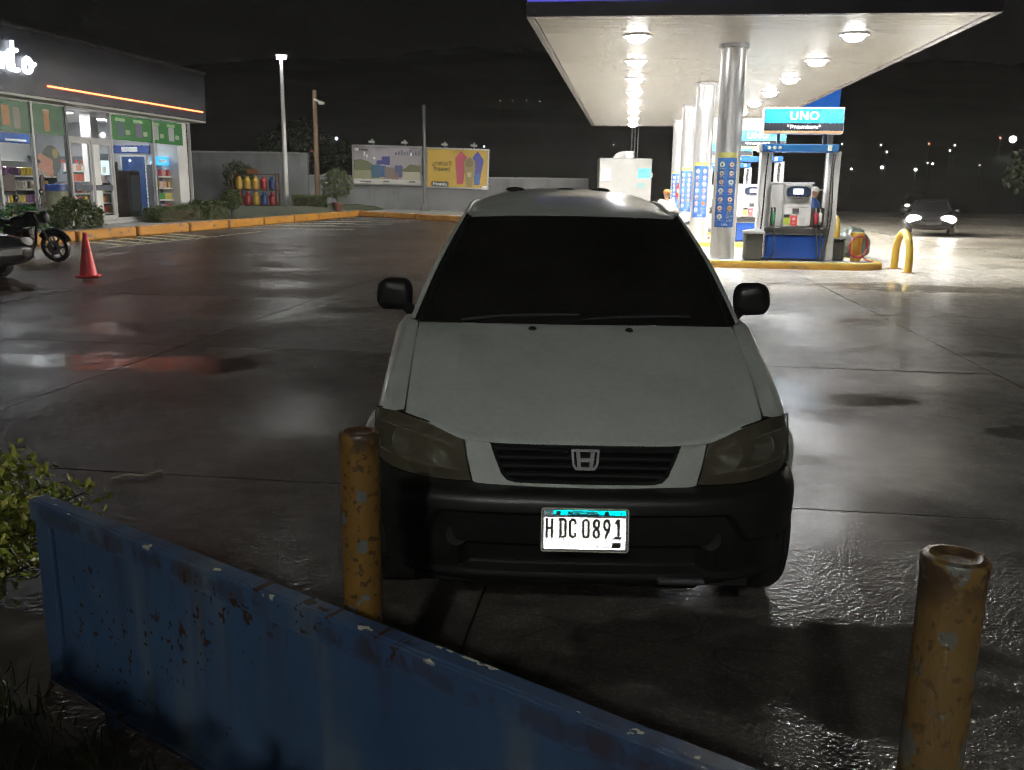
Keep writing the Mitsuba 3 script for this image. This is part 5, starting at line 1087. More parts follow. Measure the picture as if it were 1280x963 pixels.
for s in (-1, 1):
    nose_ = np.array([section(y, ztop=.8735 - (y - .3) * .128) for y in np.linspace(.302, .4305, 14)]); nose_[..., 0] *= s
    V.add('fender', cat(grid(nose_, s > 0), side_skin(0.4306, 1.246, s, n=80)), None, 'carpaint', smooth=35)
    d = V.add('front_door', side_skin(1.252, 2.247, s), None, 'carpaint', smooth=35)
    V.add(d + '__handle', bx(min(s * .85, s * .88), max(s * .85, s * .88), 2.02, 2.18, .90, .93, .008), None, 'trim')
    d = V.add('rear_door', side_skin(2.253, 3.147, s), None, 'carpaint', smooth=35)
    V.add(d + '__handle', bx(min(s * .86, s * .885), max(s * .86, s * .885), 2.92, 3.08, .90, .93, .008), None, 'trim')
    V.add('quarter_panel', side_skin(3.153, 4.25, s, n=80), None, 'carpaint', smooth=35)
    # wheel arches and black lower cladding
    def xat(y, z):
        q_ = section(np.clip(y, .44, 4.2)); return float(np.interp(-z, -q_[:, 2], q_[:, 0]))
    for a in AX:
        th = np.linspace(math.radians(2), math.radians(196 if a < 2 else 178), 40)[::1]
        A_ = []
        for q in th:
            y = a + math.cos(q) * AR; z = AZ + math.sin(q) * AR
            y2 = a + math.cos(q) * (AR + 0.05); z2 = AZ + math.sin(q) * (AR + 0.05)
            X = float(xm(np.clip(y, .42, 4.2)))
            A_.append([(s * (X - 0.08), y, z), (s * (xat(y, z) + 0.010), y, z), (s * (xat((y + y2) / 2, (z + z2) / 2) + 0.014), (y + y2) / 2, (z + z2) / 2), (s * (xat(y2, z2) - 0.004), y2, z2)])
        A_ = np.array(A_)
        zc = A_[:, 1, 2]
        V.add('wheel_arch', grid(A_[zc > 0.50], s < 0), None, 'carpaint', smooth=35, label='white wheel arch flare')
        lo = A_[zc <= 0.56]
        for part in (A_[: np.argmax(zc > 0.5) + 1], A_[len(zc) - np.argmax(zc[::-1] > 0.5) - 1:]):
            if len(part) > 1: V.add('arch_cladding', grid(part, s < 0), None, 'trim', smooth=35)
        V.add('arch_liner', grid(np.array([[(s * 0.55, a + math.cos(q) * (AR + 0.03), AZ + math.sin(q) * (AR + 0.03)), (s * 0.84, a + math.cos(q) * (AR + 0.002), AZ + math.sin(q) * (AR + 0.002))] for q in np.linspace(-0.2, math.pi + 0.2, 24)])), (0.008, 0.008, 0.008), 'matte')
        tyre = lathe([(0.20, -0.095), (0.285, -0.108), (0.318, -0.10), (0.334, -0.075), (0.334, 0.075), (0.318, 0.10), (0.285, 0.108), (0.20, 0.095)], 44)
        w_ = V.add('wheel', mv(tyre, (s * 0.765, a, 0.334), ry=math.pi / 2), (0.012, 0.012, 0.012), 'satin', smooth=40)
        V.add(w_ + '__rim', mv(cat(lathe([(0.0001, 0.02), (0.06, 0.05), (0.08, 0.03), (0.17, 0.02), (0.185, 0.075), (0.215, 0.085), (0.215, -0.06)], 30), *[mv(bx(0.05, 0.2, -0.028, 0.028, 0.02, 0.06, 0.008), rz=k * math.pi * 2 / 5) for k in range(5)]), (s * 0.765, a, 0.334), ry=s * math.pi / 2), (0.35, 0.35, 0.36), 'metal', smooth=40)
    for y0, y1 in ((1.22, 2.98), (3.84, 4.24)):
        G_ = np.array([[(s * (float(xm(y)) - dx), y, z) for dx, z in ((0.012, 0.543), (-0.004, 0.52), (0.0, 0.36), (0.05, 0.27), (0.2, 0.25))] for y in np.linspace(y0, y1, 14)])
        V.add('sill_cladding', grid(G_, s > 0), None, 'trim', smooth=40)
# bumper
cont = np.array([(0, 0.0), (.2, .002), (.38, .012), (.52, .035), (.64, .078), (.73, .145), (.79, .24), (.825, .36), (.842, .47)])
arc = np.concatenate([[0], np.cumsum(np.linalg.norm(np.diff(cont, axis=0), axis=1))])
na = 61
aa = np.linspace(-arc[-1], arc[-1], 2 * na - 1)
cx_, cy_ = np.sign(aa) * PI_(arc, cont[:, 0])(np.abs(aa)), PI_(arc, cont[:, 1])(np.abs(aa))
tx, ty = np.gradient(cx_), np.gradient(cy_); tl = np.hypot(tx, ty); nx_, ny_ = -ty / tl, tx / tl        # inward normal
zz = np.concatenate([np.linspace(.668, .60, 10), np.linspace(.594, .44, 40), np.linspace(.43, .27, 18)])
offp = PI_([.27, .30, .34, .40, .46, .54, .585, .62, .645, .66, .668], [.13, .075, .035, .020, .010, .002, 0, .004, .02, .045, .075])
sm = lambda a_, b_, x_: (lambda t_: t_ * t_ * (3 - 2 * t_))(np.clip((x_ - a_) / (b_ - a_), 0, 1))
Bm = np.zeros((len(aa), len(zz), 3))
for i in range(len(aa)):
    ax_ = abs(cx_[i])
    line = .587 - .105 * sm(.505, .60, ax_)
    for j, z in enumerate(zz):
        off = float(offp(z)) + .034 * sm(0.0, .022, line - z) * sm(.30, .345, z)
        off += .045 * sm(.47, .43, ax_) * sm(.335, .36, z) * sm(.455, .43, z)
        Bm[i, j] = (cx_[i] + nx_[i] * off, cy_[i] + ny_[i] * off, z)
bp_ = V.add('front_bumper', grid(Bm, False), None, 'trim', smooth=30)
for s in (-1, 1):
    V.add(bp_ + '__fog_lamp', mv(lathe([(0.0001, 0.0), (0.04, 0.004), (0.046, -0.01), (0.046, -0.03)], 20), (s * 0.455, 0.068, 0.475), rx=math.pi / 2), (0.012, 0.012, 0.012), 'satin', smooth=40)
V.add(bp_ + '__tow_cover', bx(0.27, 0.44, 0.030, 0.06, 0.312, 0.334, 0.008), (0.30, 0.31, 0.31), 'metal', label='scuffed silver strip low on the bumper')
V.add(bp_ + '__lower_lip', bx(-0.45, 0.45, 0.16, 0.22, 0.235, 0.28, 0.02), None, 'trim')
V.add('underbody', bx(-0.62, 0.62, 0.16, 4.1, 0.26, 0.46), (0.008, 0.008, 0.008), 'matte')
V.add('inner_body', bx(-0.58, 0.58, 0.32, 4.1, 0.46, 0.80), (0.008, 0.008, 0.008), 'matte')
# white nose panel and grille
nose_y = lambda x, z: 0.066 + 0.12 * (np.abs(x) / 0.43) ** 2.2 * 0.28 + (0.83 - z) * -0.05
outer = Polygon([(-.428, .826), (-.30, .8135), (0, .8095), (.30, .8135), (.428, .826), (.418, .76), (.398, .672), (.36, .661), (.29, .653), (0, .650), (-.29, .653), (-.36, .661), (-.398, .672), (-.418, .76)])
hole = Polygon([(-.349, .85), (-.322, .77), (-.296, .705), (-.276, .684), (-.245, .676), (.245, .676), (.276, .684), (.296, .705), (.322, .77), (.349, .85)])
np_ = ext(outer.difference(hole), 0.03).subdivide_to_size(0.05)
v_ = np_.vertices.copy(); v_[:, 1] += nose_y(v_[:, 0], v_[:, 2]); np_.vertices = v_
V.add('nose_panel', np_, None, 'carpaint')
gr = V.add('grille', cat(bx(-.345, .345, .135, .15, .67, .83)), (0.006, 0.006, 0.006), 'satin')
for k in range(4):
    z = .700 + .032 * k; wd = .285 + .016 * k
    V.add(gr + '__bar', bx(-wd, wd, .082, .118, z - .006, z + .006, .003), (0.012, 0.012, 0.012), 'satin')
ring = hole.intersection(sbox(-1, .66, 1, .818))
rm = ext(ring.buffer(-0.001).difference(ring.buffer(-0.012)), 0.04).subdivide_to_size(0.06); v_ = rm.vertices.copy(); v_[:, 1] += nose_y(v_[:, 0], v_[:, 2]) - 0.003; rm.vertices = v_
V.add(gr + '__surround', rm, (0.015, 0.015, 0.015), 'gloss')
em = Polygon([(-.046, .800), (.046, .800), (.041, .748), (.032, .733), (-.032, .733), (-.041, .748)]).buffer(.004)
emr = em.difference(em.buffer(-.0075))
hbar = unary_union([Polygon([(-.033, .793), (-.019, .793), (-.015, .739), (-.027, .739)]), Polygon([(.033, .793), (.019, .793), (.015, .739), (.027, .739)]), sbox(-.018, .760, .018, .770)])
V.add(gr + '__emblem', cat(ext(emr, .012, .058), ext(hbar, .014, .056)), (0.42, 0.42, 0.42), 'satin')
V.add(gr + '__emblem_backing', ext(em.buffer(-.006), .02, .072), (0.01, 0.01, 0.01), 'gloss')
# headlights
for s in (-1, 1):
    tk = np.linspace(0, 1, 22)
    top = np.stack([PI_([0, .2, .45, .7, 1], [.438, .500, .585, .695, .800])(tk), PI_([0, .2, .45, .7, 1], [.104, .127, .180, .300, .428])(tk), PI_([0, .2, .45, .7, 1], [.832, .850, .870, .872, .856])(tk)], 1)
    bot = np.stack([PI_([0, .4, .75, 1], [.405, .56, .71, .806])(tk), PI_([0, .4, .75, 1], [.098, .138, .255, .432])(tk), PI_([0, .4, .75, 1], [.672, .668, .667, .668])(tk)], 1)
    H = np.array([[b_ + (t_ - b_) * w + np.array([0.0, -0.018 * math.sin(math.pi * w), 0]) * 1.0 for w in np.linspace(0, 1, 9)] for t_, b_ in zip(top, bot)])
    H[..., 0] *= s
    hk = V.add('headlight', grid(H, s > 0), None, 'hazy', smooth=True, label='yellowed hazy headlight' if s < 0 else 'dull headlight on the shaded side')
    rim_ = np.vstack([H[:, -1], H[-1, ::-1][1:], H[::-1, 0][1:], H[0][1:-1]])
    V.add(hk + '__gasket', tube(rim_ + np.array([0, .004, 0]), .0038, 6, closed=True), (0.008, 0.008, 0.008), 'satin')
    for w_ in (2, 6): V.add(hk + '__lens_step', tube(H[2:20, w_] + np.array([0, .004, 0]), .003, 5), (0.20, 0.18, 0.13), 'satin')
    back = H.copy(); back[..., 1] += 0.085; back[..., 0] *= 0.975
    V.add(hk + '__housing', grid(back), (0.16, 0.155, 0.14), 'metal', smooth=True)
    for fx_, r_ in ((0.28, 0.062), (0.62, 0.052)):
        c_ = H[int(fx_ * 21), 4] + np.array([0, 0.07, 0])
        V.add(hk + '__reflector', mv(lathe([(0.018, -0.05), (r_ * 0.7, -0.035), (r_, 0.0), (r_ + 0.006, 0.0)], 24), c_, rx=math.pi / 2, rz=-s * 0.25), (0.55, 0.55, 0.52), 'metal', smooth=40)
# windscreen, roof, pillars, side glass
U = np.linspace(-1, 1, 41); Wv = np.linspace(0, 1, 20)
WS = np.zeros((41, 20, 3))
for i, q in enumerate(U):
    b_ = np.array([.705 * q, 1.075 + .062 * q * q, 1.096 - .003 * q * q]); t_ = np.array([.527 * q, 1.715 + .065 * q * q, 1.556 - .010 * q * q])
    for j, w in enumerate(Wv):
        WS[i, j] = b_ + (t_ - b_) * w + np.array([0, -.012, .016]) * math.sin(math.pi * w) * (1 - .3 * q * q)
V.add('windscreen', grid(WS, True), None, 'tint', smooth=True, label='dark tinted windscreen')
V.add('cowl', grid(np.array([[(.71 * q, 1.078 + .05 * q * q, 1.072), (.71 * q, 1.14 + .06 * q * q, 1.075)] for q in U]), True), (0.01, 0.01, 0.01), 'satin')
for x0, x1 in ((-0.52, 0.02), (-0.02, 0.52)):
    wp = V.add('wiper', tube(bez([(x0, 1.10, 1.105), ((x0 + x1) / 2, 1.118, 1.128), (x1, 1.125, 1.132)], 9), 0.008, 6), (0.012, 0.012, 0.012), 'satin')
rz_ = PI_([1.715, 1.80, 1.95, 2.15, 2.4, 2.75, 3.15, 3.6, 4.0, 4.18], [1.558, 1.577, 1.603, 1.632, 1.662, 1.688, 1.698, 1.684, 1.640, 1.585])
rx_ = PI_([1.715, 1.9, 2.2, 2.8, 3.6, 4.18], [.530, .548, .566, .578, .574, .55])
RF = []
for y in np.linspace(1.722, 4.18, 50):
    row = []
    for q in np.linspace(-1, 1, 41):
        yy = y + .065 * q * q * (1 - (y - 1.722) / 2.5)
        row.append((float(rx_(y)) * q, yy, float(rz_(y)) - (.012 + .062 * sm(1.75, 2.4, y)) * abs(q) ** 2.6 - .02 * abs(q) ** 8 * sm(1.75, 2.0, y)))
    RF.append(row)
V.add('roof', grid(np.array(RF)), None, 'carpaint', smooth=True)
for x in (-.32, .0, .22): V.add('roof_mount', ico((x, 2.9, 1.688), (.06, .05, .016), 2), (0.02, 0.02, 0.02), 'satin', True)
for s in (-1, 1):
    edge = WS[-1] if s > 0 else WS[0]
    outb, outt = np.array([s * .768, 1.20, 1.094]), np.array([s * .560, 1.86, 1.575])
    A_ = []
    for j, w in enumerate(Wv):
        o_ = outb + (outt - outb) * w + np.array([s * .016, -.01, .012]) * math.sin(math.pi * w)
        i_ = edge[j]
        A_.append([i_ + np.array([0, 0.012, -0.002]), i_ + (o_ - i_) * .30 + np.array([0, -.008, .006]), i_ + (o_ - i_) * .75 + np.array([s * .006, -.006, .006]), o_])
    A_ = np.array(A_); A_ = np.concatenate([A_[:, :2], (A_[:, 1:2] + A_[:, 2:3]) / 2, A_[:, 2:]], 1)
    V.add('windscreen_pillar', grid(A_[:, 2:], s < 0), None, 'carpaint', smooth=True)
    V.add('windscreen_trim', grid(A_[:, :3], s < 0), None, 'trim', smooth=True)
    V.add('seal', tube(np.array([e + np.array([s * 0.002, 0.002, 0.004]) for e in edge]), 0.008, 6), (0.01, 0.01, 0.01), 'satin')
    n1, n2 = 60, 12
    SG = np.zeros((n1, n2, 3))
    for i, q in enumerate(np.linspace(0, 1, n1)):
        b_ = np.array([s * (.768 + .017 * min(1, q * 6)), 1.20 + 2.95 * q, 1.094]); yt = 1.86 + 2.26 * q
        t_ = np.array([s * (float(rx_(yt)) + .008), yt, float(rz_(yt)) - .014 - .074 * sm(1.75, 2.4, yt) - .006])
        for j, w in enumerate(np.linspace(0, 1, n2)):
            f_ = min(1, i / 6)
            SG[i, j] = b_ + (t_ - b_) * w + (np.array([s * .03, 0, .004]) * f_ + np.array([s * .014, -.008, .010]) * (1 - f_)) * math.sin(math.pi * w)
    V.add('window_frame', grid(SG, s < 0), None, 'carpaint', smooth=True)
    for a_, b_ in ((3, 20), (22, 38), (40, 57)):
        P_ = SG[a_:b_, 1:11].copy(); P_[..., 0] += s * .004
        V.add('side_window', grid(P_, s < 0), None, 'tint', smooth=True)
    V.add('drip_rail', tube(np.array([SG[i, -1] + np.array([0, 0, 0.006]) for i in range(0, n1, 3)]), 0.013, 6), None, 'carpaint', smooth=True)
    # door mirrors
    mm = V.add('door_mirror', hull(ico((s * .900, 1.475, 1.205), (.066, .045, .054), 2), ico((s * .928, 1.475, 1.160), (.044, .04, .060), 2), ico((s * .838, 1.485, 1.192), (.045, .05, .064), 2), ico((s * .828, 1.48, 1.132), (.032, .04, .036), 2)), (0.010, 0.010, 0.010), 'satin', smooth=50)
    V.add(mm + '__arm', hull(ico((s * .83, 1.47, 1.125), (.03, .03, .028), 1), ico((s * .770, 1.40, 1.085), (.028, .05, .025), 1)), (0.010, 0.010, 0.010), 'satin', smooth=50)
    V.add(mm + '__glass', hull(ico((s * .895, 1.520, 1.19), (.06, .008, .055), 1)), (0.5, 0.5, 0.5), 'metal')
# tail
TG = np.array([[(x * w_, y, z) for x in np.linspace(-1, 1, 9)] for w_, y, z in ((.55, 4.18, 1.585), (.62, 4.24, 1.35), (.70, 4.28, 1.10), (.78, 4.30, .90), (.78, 4.30, .50))])
V.add('tailgate', grid(TG), None, 'carpaint', smooth=35)
V.add('rear_window', grid(TG[0:3, 1:8] * [0.95, 1, 0.985] + [0, 0.006, 0.01]), None, 'tint')
V.add('spare_wheel', mv(lathe([(0.0001, 0.1), (0.30, 0.09), (0.335, 0.05), (0.335, -0.08), (0.0001, -0.09)], 32), (0.05, 4.42, 0.86), rx=-math.pi / 2), (0.03, 0.03, 0.03), 'satin', smooth=40)
V.add('rear_bumper', bx(-.83, .83, 4.20, 4.42, .30, .56, .05), None, 'trim')
for s in (-1, 1): V.add('tail_lamp', bx(s * .70 - .06, s * .70 + .06, 4.16, 4.285, 1.12, 1.5, .02), (0.25, 0.01, 0.01), 'gloss')
# number plate: prismatic sheeting made of real corner cubes, raised black characters
pw, ph, pz = .1525, .0760, .5400
PYT = -0.030
def corner_cubes(x0, x1, z0, z1, y, a=0.0034):
    """faces of a stack of cubes seen along their diagonal, hollow corners opening to -y"""
    e = np.eye(3); dgn = np.ones(3) / math.sqrt(3)
    ux = np.array([1, -1, 0]) / math.sqrt(2); uz = np.cross(dgn, ux)
    N = int(0.34 / a); R_ = []
    for i in range(-N, N):
        for j in range(-N, N):
            k = -i - j
            p = np.array([i, j, k]) * a
            X, Z = p @ ux, p @ uz
            if x0 - a < X - 0 < x1 + a and z0 - a < Z < z1 + a: R_.append(p)
    R_ = np.array(R_); V_, F_ = [], []
    n = 0
    for i in range(3):
        j = (i + 1) % 3
        Q_ = np.stack([R_, R_ + e[i] * a, R_ + (e[i] + e[j]) * a, R_ + e[j] * a], 1)
        X, Z, D = Q_ @ ux, Q_ @ uz, Q_ @ dgn
        ok = ((X >= x0) & (X <= x1) & (Z >= z0) & (Z <= z1)).all(1)
        X, Z, D = X[ok], Z[ok], D[ok]
        V_.append(np.stack([X, y + 1.2 * a - D, Z], -1).reshape(-1, 3)); m_ = len(X)
        ii = n + np.arange(m_) * 4
        F_ += [np.stack([ii, ii + 1, ii + 2], 1), np.stack([ii, ii + 2, ii + 3], 1)]; n += 4 * m_
    return trimesh.Trimesh(np.vstack(V_), np.vstack(F_), process=False)
PTILT = math.radians(-2.0)
PLM = mat4(0, (0, PYT, pz)) @ np.array(trimesh.transformations.rotation_matrix(-0.185, (1, 0, 0)))     # leans back, as bumper plates do
pk = V.add('number_plate', ext(rrect(-pw, pw, -ph, ph, .009), .004, .004), (0.55, 0.55, 0.50), 'satin', M=PLM, label='number plate shining back the flash')
V.add(pk + '__white_field', corner_cubes(-pw + .007, pw - .007, -ph + .006, .0485, -.001), None, 'retro_white', M=PLM, stuff=True)
V.add(pk + '__blue_band', corner_cubes(-pw + .007, pw - .007, .0485, ph - .005, -.001), None, 'retro_blue', M=PLM, stuff=True)
fr = rrect(-pw, pw, -ph, ph, .009)
V.add(pk + '__rim', ext(fr.difference(fr.buffer(-.0042)), .008, -.0045), (0.70, 0.68, 0.55), 'satin', M=PLM)
V.add(pk + '__inner_line', ext(fr.buffer(-.0045).difference(fr.buffer(-.0062)), .006, -.003), (0.03, 0.03, 0.05), 'satin', M=PLM)
# narrow block characters
def stroke(lines, w=.0062):
    from shapely.geometry import LineString
    return unary_union([LineString(l).buffer(w / 2, cap_style=2, join_style=1, quad_segs=3) for l in lines])
def arc_(cx, cz, rx, rz, a0, a1, n=14): return [(cx + rx * math.cos(math.radians(a)), cz + rz * math.sin(math.radians(a))) for a in np.linspace(a0, a1, n)]
Wc, Hc = .0185, .066
q_ = Wc / 2
CH = {'H': [[(-q_, -Hc / 2), (-q_, Hc / 2)], [(q_, -Hc / 2), (q_, Hc / 2)], [(-q_, 0), (q_, 0)]],
      'D': [[(-q_ - .004, Hc / 2 - .003)] + [(q_ - .007, Hc / 2 - .003)] + arc_(q_ - .007, Hc / 2 - .010, .007, .007, 90, 0, 6) + arc_(q_ - .007, -Hc / 2 + .010, .007, .007, 0, -90, 6) + [(-q_ - .004, -Hc / 2 + .003)], [(-q_ + .001, -Hc / 2 + .003), (-q_ + .001, Hc / 2 - .003)]],
      'C': [[(q_, Hc / 2 - .018)] + arc_(0, Hc / 2 - .0125, q_, .0095, 0, 180, 10) + arc_(0, -Hc / 2 + .0125, q_, .0095, 180, 360, 10) + [(q_, -Hc / 2 + .018)]],
      '0': [arc_(0, Hc / 2 - .0125, q_, .0095, 0, 180, 12) + arc_(0, -Hc / 2 + .0125, q_, .0095, 180, 360, 12) + [(q_, Hc / 2 - .0125)]],
      '8': [arc_(0, .0165, q_ - .0005, .0135, 0, 360, 24), arc_(0, -.0155, q_, .0145, 0, 360, 24)],
      '9': [arc_(0, .0130, q_, .0170, 0, 360, 24), [(q_, .013), (q_ - .001, .0), (-q_ + .004, -Hc / 2)]],
      '1': [[(.003, -Hc / 2 + .003), (.003, Hc / 2 - .001), (-q_ + .001, Hc / 2 - .014)], [(-q_, -Hc / 2 + .003), (q_ + .003, -Hc / 2 + .003)]]}
xs_ = {0: -.1235, 1: -.0765, 2: -.0425, 3: .0035, 4: .0395, 5: .0755, 6: .1130}
for k, ch in enumerate('HDC0891'):
    V.add(pk + '__character', mv(ext(stroke(CH[ch]), .004, -.0085), (xs_[k], 0, .0065)), (0.022, 0.020, 0.008), 'matte', M=PLM)
V.add(pk + '__sticker', ext(Polygon([(.094, -.058), (.122, -.058), (.124, -.044), (.097, -.044)]), .003, -.0085), (0.03, 0.028, 0.015), 'matte', M=PLM)
V.add(pk + '__country_name', words('HONDURAS', .0125, -.006, .0545, -.0075, .003, bold=True, width=.105), None, 'retro_white', M=PLM)
V.add(pk + '__underline', ext(sbox(-.062, .0500, .047, .0518), .003, -.0075), (0.02, 0.05, 0.12), 'matte', M=PLM)
V.add(pk + '__flag_patch', ext(sbox(-.142, .0515, -.110, .0700), .003, -.0075), (0.62, 0.72, 0.75), 'satin', M=PLM)
for z in (.0555, .0660): V.add(pk + '__flag_line', ext(sbox(-.136, z - .002, -.116, z + .001), .002, -.0095), (0.05, 0.28, 0.55), 'matte', M=PLM)
for x in (-.092, .076): V.add(pk + '__bolt', ext(Point(x, .0595).buffer(.0075), .006, -.010), (0.02, 0.02, 0.03), 'satin', M=PLM)

# ------------------------------------------------------------------ bollards and the blue barrier
def bollard(label, x, y, h):
    t = Thing('bollard', label, 'bollard', mat4(0, (x, y, 0)), 'rusty yellow steel bollards')
    r = .0565
    prof = [(r, -.02), (r, h - .028), (r + .002, h - .026), (r + .0025, h - .008), (r - .001, h), (r - .012, h + .003), (.03, h - .004), (.0001, h - .003)]
    zz_ = [(r, z) for z in np.linspace(-.02, h - .03, 30)]
    m = lathe(zz_ + prof[2:], 48)
    v_ = m.vertices.copy(); k_ = 1 + .016 * (meshkit.fbm(v_ * [9, 9, 5], 3, int(x * 10) & 7) - .5)
    v_[:, :2] *= k_[:, None]; m.vertices = v_
    t.add('pipe', m, None, 'bollard', smooth=40)
bollard('rusty yellow bollard in front of the left headlight, behind the blue barrier', -.43, 2.47, 1.02)
bollard('rusty yellow bollard at the lower right with a worn dark cap', .805, 1.53, 1.06)
LB = float(np.linalg.norm(BB - BA))
ab = math.atan2(*(BB - BA)[::-1])
BRM = mat4(ab, (*BA, 0.0))
t = Thing('steel_barrier', 'long blue painted steel panel with rusty top edge across the lower left', 'barrier', BRM)
def rough(m, a=.004, f=6.0, seed=1):
    m = m.subdivide_to_size(.07, max_iter=12); v_ = m.vertices.copy()
    v_ += a * (np.stack([meshkit.fbm(v_ * f + k * 13, 3, seed) for k in range(3)], 1) - .5); m.vertices = v_; return m
t.add('panel', rough(bx(0.02, LB + .6, .012, .030, .075, .655), .006, 3.0), None, 'barrier', smooth=30)
t.add('top_rail', rough(bx(-.005, LB + .6, -.010, .040, .668, .700, .005), .004, 7.0, 2), None, 'barrier', smooth=30)
t.add('flange', rough(bx(-.004, LB + .6, -.022, -.0115, .628, .700, .003), .003, 7.0, 3), None, 'barrier', smooth=30)
t.add('end_post', rough(bx(-.012, .075, -.004, .0115, .07, .627, .003), .003, 6.0, 4), None, 'barrier', smooth=30)
t.add('bottom_rail', rough(bx(-.005, LB + .6, -.012, .045, .050, .072, .004), .004, 6.0, 5), None, 'barrier', smooth=30)
for x in (0.3, 1.7): t.add('foot', bx(x, x + .06, .0, .03, -.02, .049, .003), None, 'barrier')
# litter and grass in the bed
single('broken_slab', 'broken pale plastic piece lying on the soil below the blue barrier', 'litter', hull(np.array([(-1.02, 2.20, .05), (-.88, 2.24, .05), (-.84, 2.12, .05), (-.97, 2.08, .05), (-.99, 2.18, .09), (-.87, 2.17, .085)])), (0.16, 0.16, 0.15), 'gloss')
single('twig', 'pale bent twig lying on the wet ground left of the bollard', 'twig', tube(bez([(-2.33, 5.03, .008), (-2.26, 5.09, .014), (-2.18, 5.10, .010), (-2.10, 5.20, .008)], 10), .007, 6), (0.30, 0.26, 0.2), 'satin', True)
gg = np.random.default_rng(31)
pts = []
while len(pts) < 5200:
    q = gg.uniform((-3.6, .4), (-.4, 3.6))
    side = (q - BA) @ np.array([-BD[1], BD[0]])
    if side < -.05 and bp.contains(Point(*q)) and meshkit.fbm(np.array([q[0] * 2, q[1] * 2, 0.]), 3, 2) > .40: pts.append(q)
pts = np.array(pts); n = len(pts)
h_ = gg.uniform(.04, .15, n); dr_ = gg.normal(0, .05, (n, 2)); w_ = .004
b0 = np.c_[pts, np.full(n, .03)]; a_ = gg.uniform(0, math.pi, n); wv = np.c_[np.cos(a_), np.sin(a_), 0 * a_] * w_
mid = b0 + np.c_[dr_ * .4, h_ * .6]; tip = b0 + np.c_[dr_ * 1.3, h_]
Vv = np.stack([b0 - wv, b0 + wv, mid + wv * .7, mid - wv * .7, tip], 1).reshape(-1, 3); i_ = np.arange(n) * 5
Ff = np.vstack([np.stack([i_, i_ + 1, i_ + 2], 1), np.stack([i_, i_ + 2, i_ + 3], 1), np.stack([i_ + 3, i_ + 2, i_ + 4], 1)])
gc = np.repeat(np.array([(.028, .038, .012), (.04, .05, .016), (.05, .045, .02)])[gg.integers(0, 3, n)], 5, 0)
entry('grass', trimesh.Trimesh(Vv, Ff, process=False), gc, 'leaf', False, None)
labels['grass'] = {'label': 'dark grass in the planting bed behind the blue barrier', 'category': 'grass', 'kind': 'stuff'}
# bush at the left edge: pointed leaves on branching twigs
t = Thing('bush', 'yellow-green leafy bush at the left edge above the blue barrier', 'bush', mat4(0, (-2.30, 3.08, 0.0)))
br, cs, ns_ = [], [], []
gg = np.random.default_rng(77)
for k in range(120):
    a = gg.uniform(0, 2 * math.pi); el = gg.uniform(.25, 1.35); ln = gg.uniform(.48, .80)
    e_ = np.array([math.cos(a) * math.cos(el) * ln * 1.05, math.sin(a) * math.cos(el) * ln * .9, .10 + math.sin(el) * ln * 1.02])
    P_ = bez([(0.03 * math.cos(a), .03 * math.sin(a), .0), tuple(e_ * [.4, .4, .55]), tuple(e_)], 12)
    br.append(tube(P_, np.linspace(.009, .003, 12), 5))
    for p in P_[4:]:
        for _ in range(26):
            d_ = gg.normal(0, 1, 3); d_ /= np.linalg.norm(d_); d_[2] = abs(d_[2]) * .8
            cs.append(p + gg.normal(0, .035, 3)); ns_.append(d_ * .5 + (p - np.array([0, 0, .3])) * .9)
cs, ns_ = np.array(cs), np.array(ns_); ok = cs[:, 2] > .03; cs, ns_ = cs[ok], ns_[ok]
t.add('stem', cat(*br), (.05, .04, .02), 'matte', True)
ns_ /= np.linalg.norm(ns_, axis=1, keepdims=True)
m, c = leaf_mass(cs, ns_, .019, gg, [(.16, .20, .02), (.21, .24, .03), (.26, .26, .045), (.10, .14, .02), (.30, .29, .06)], long=2.3)
t.add('foliage', m, c, 'leaf', stuff=True)

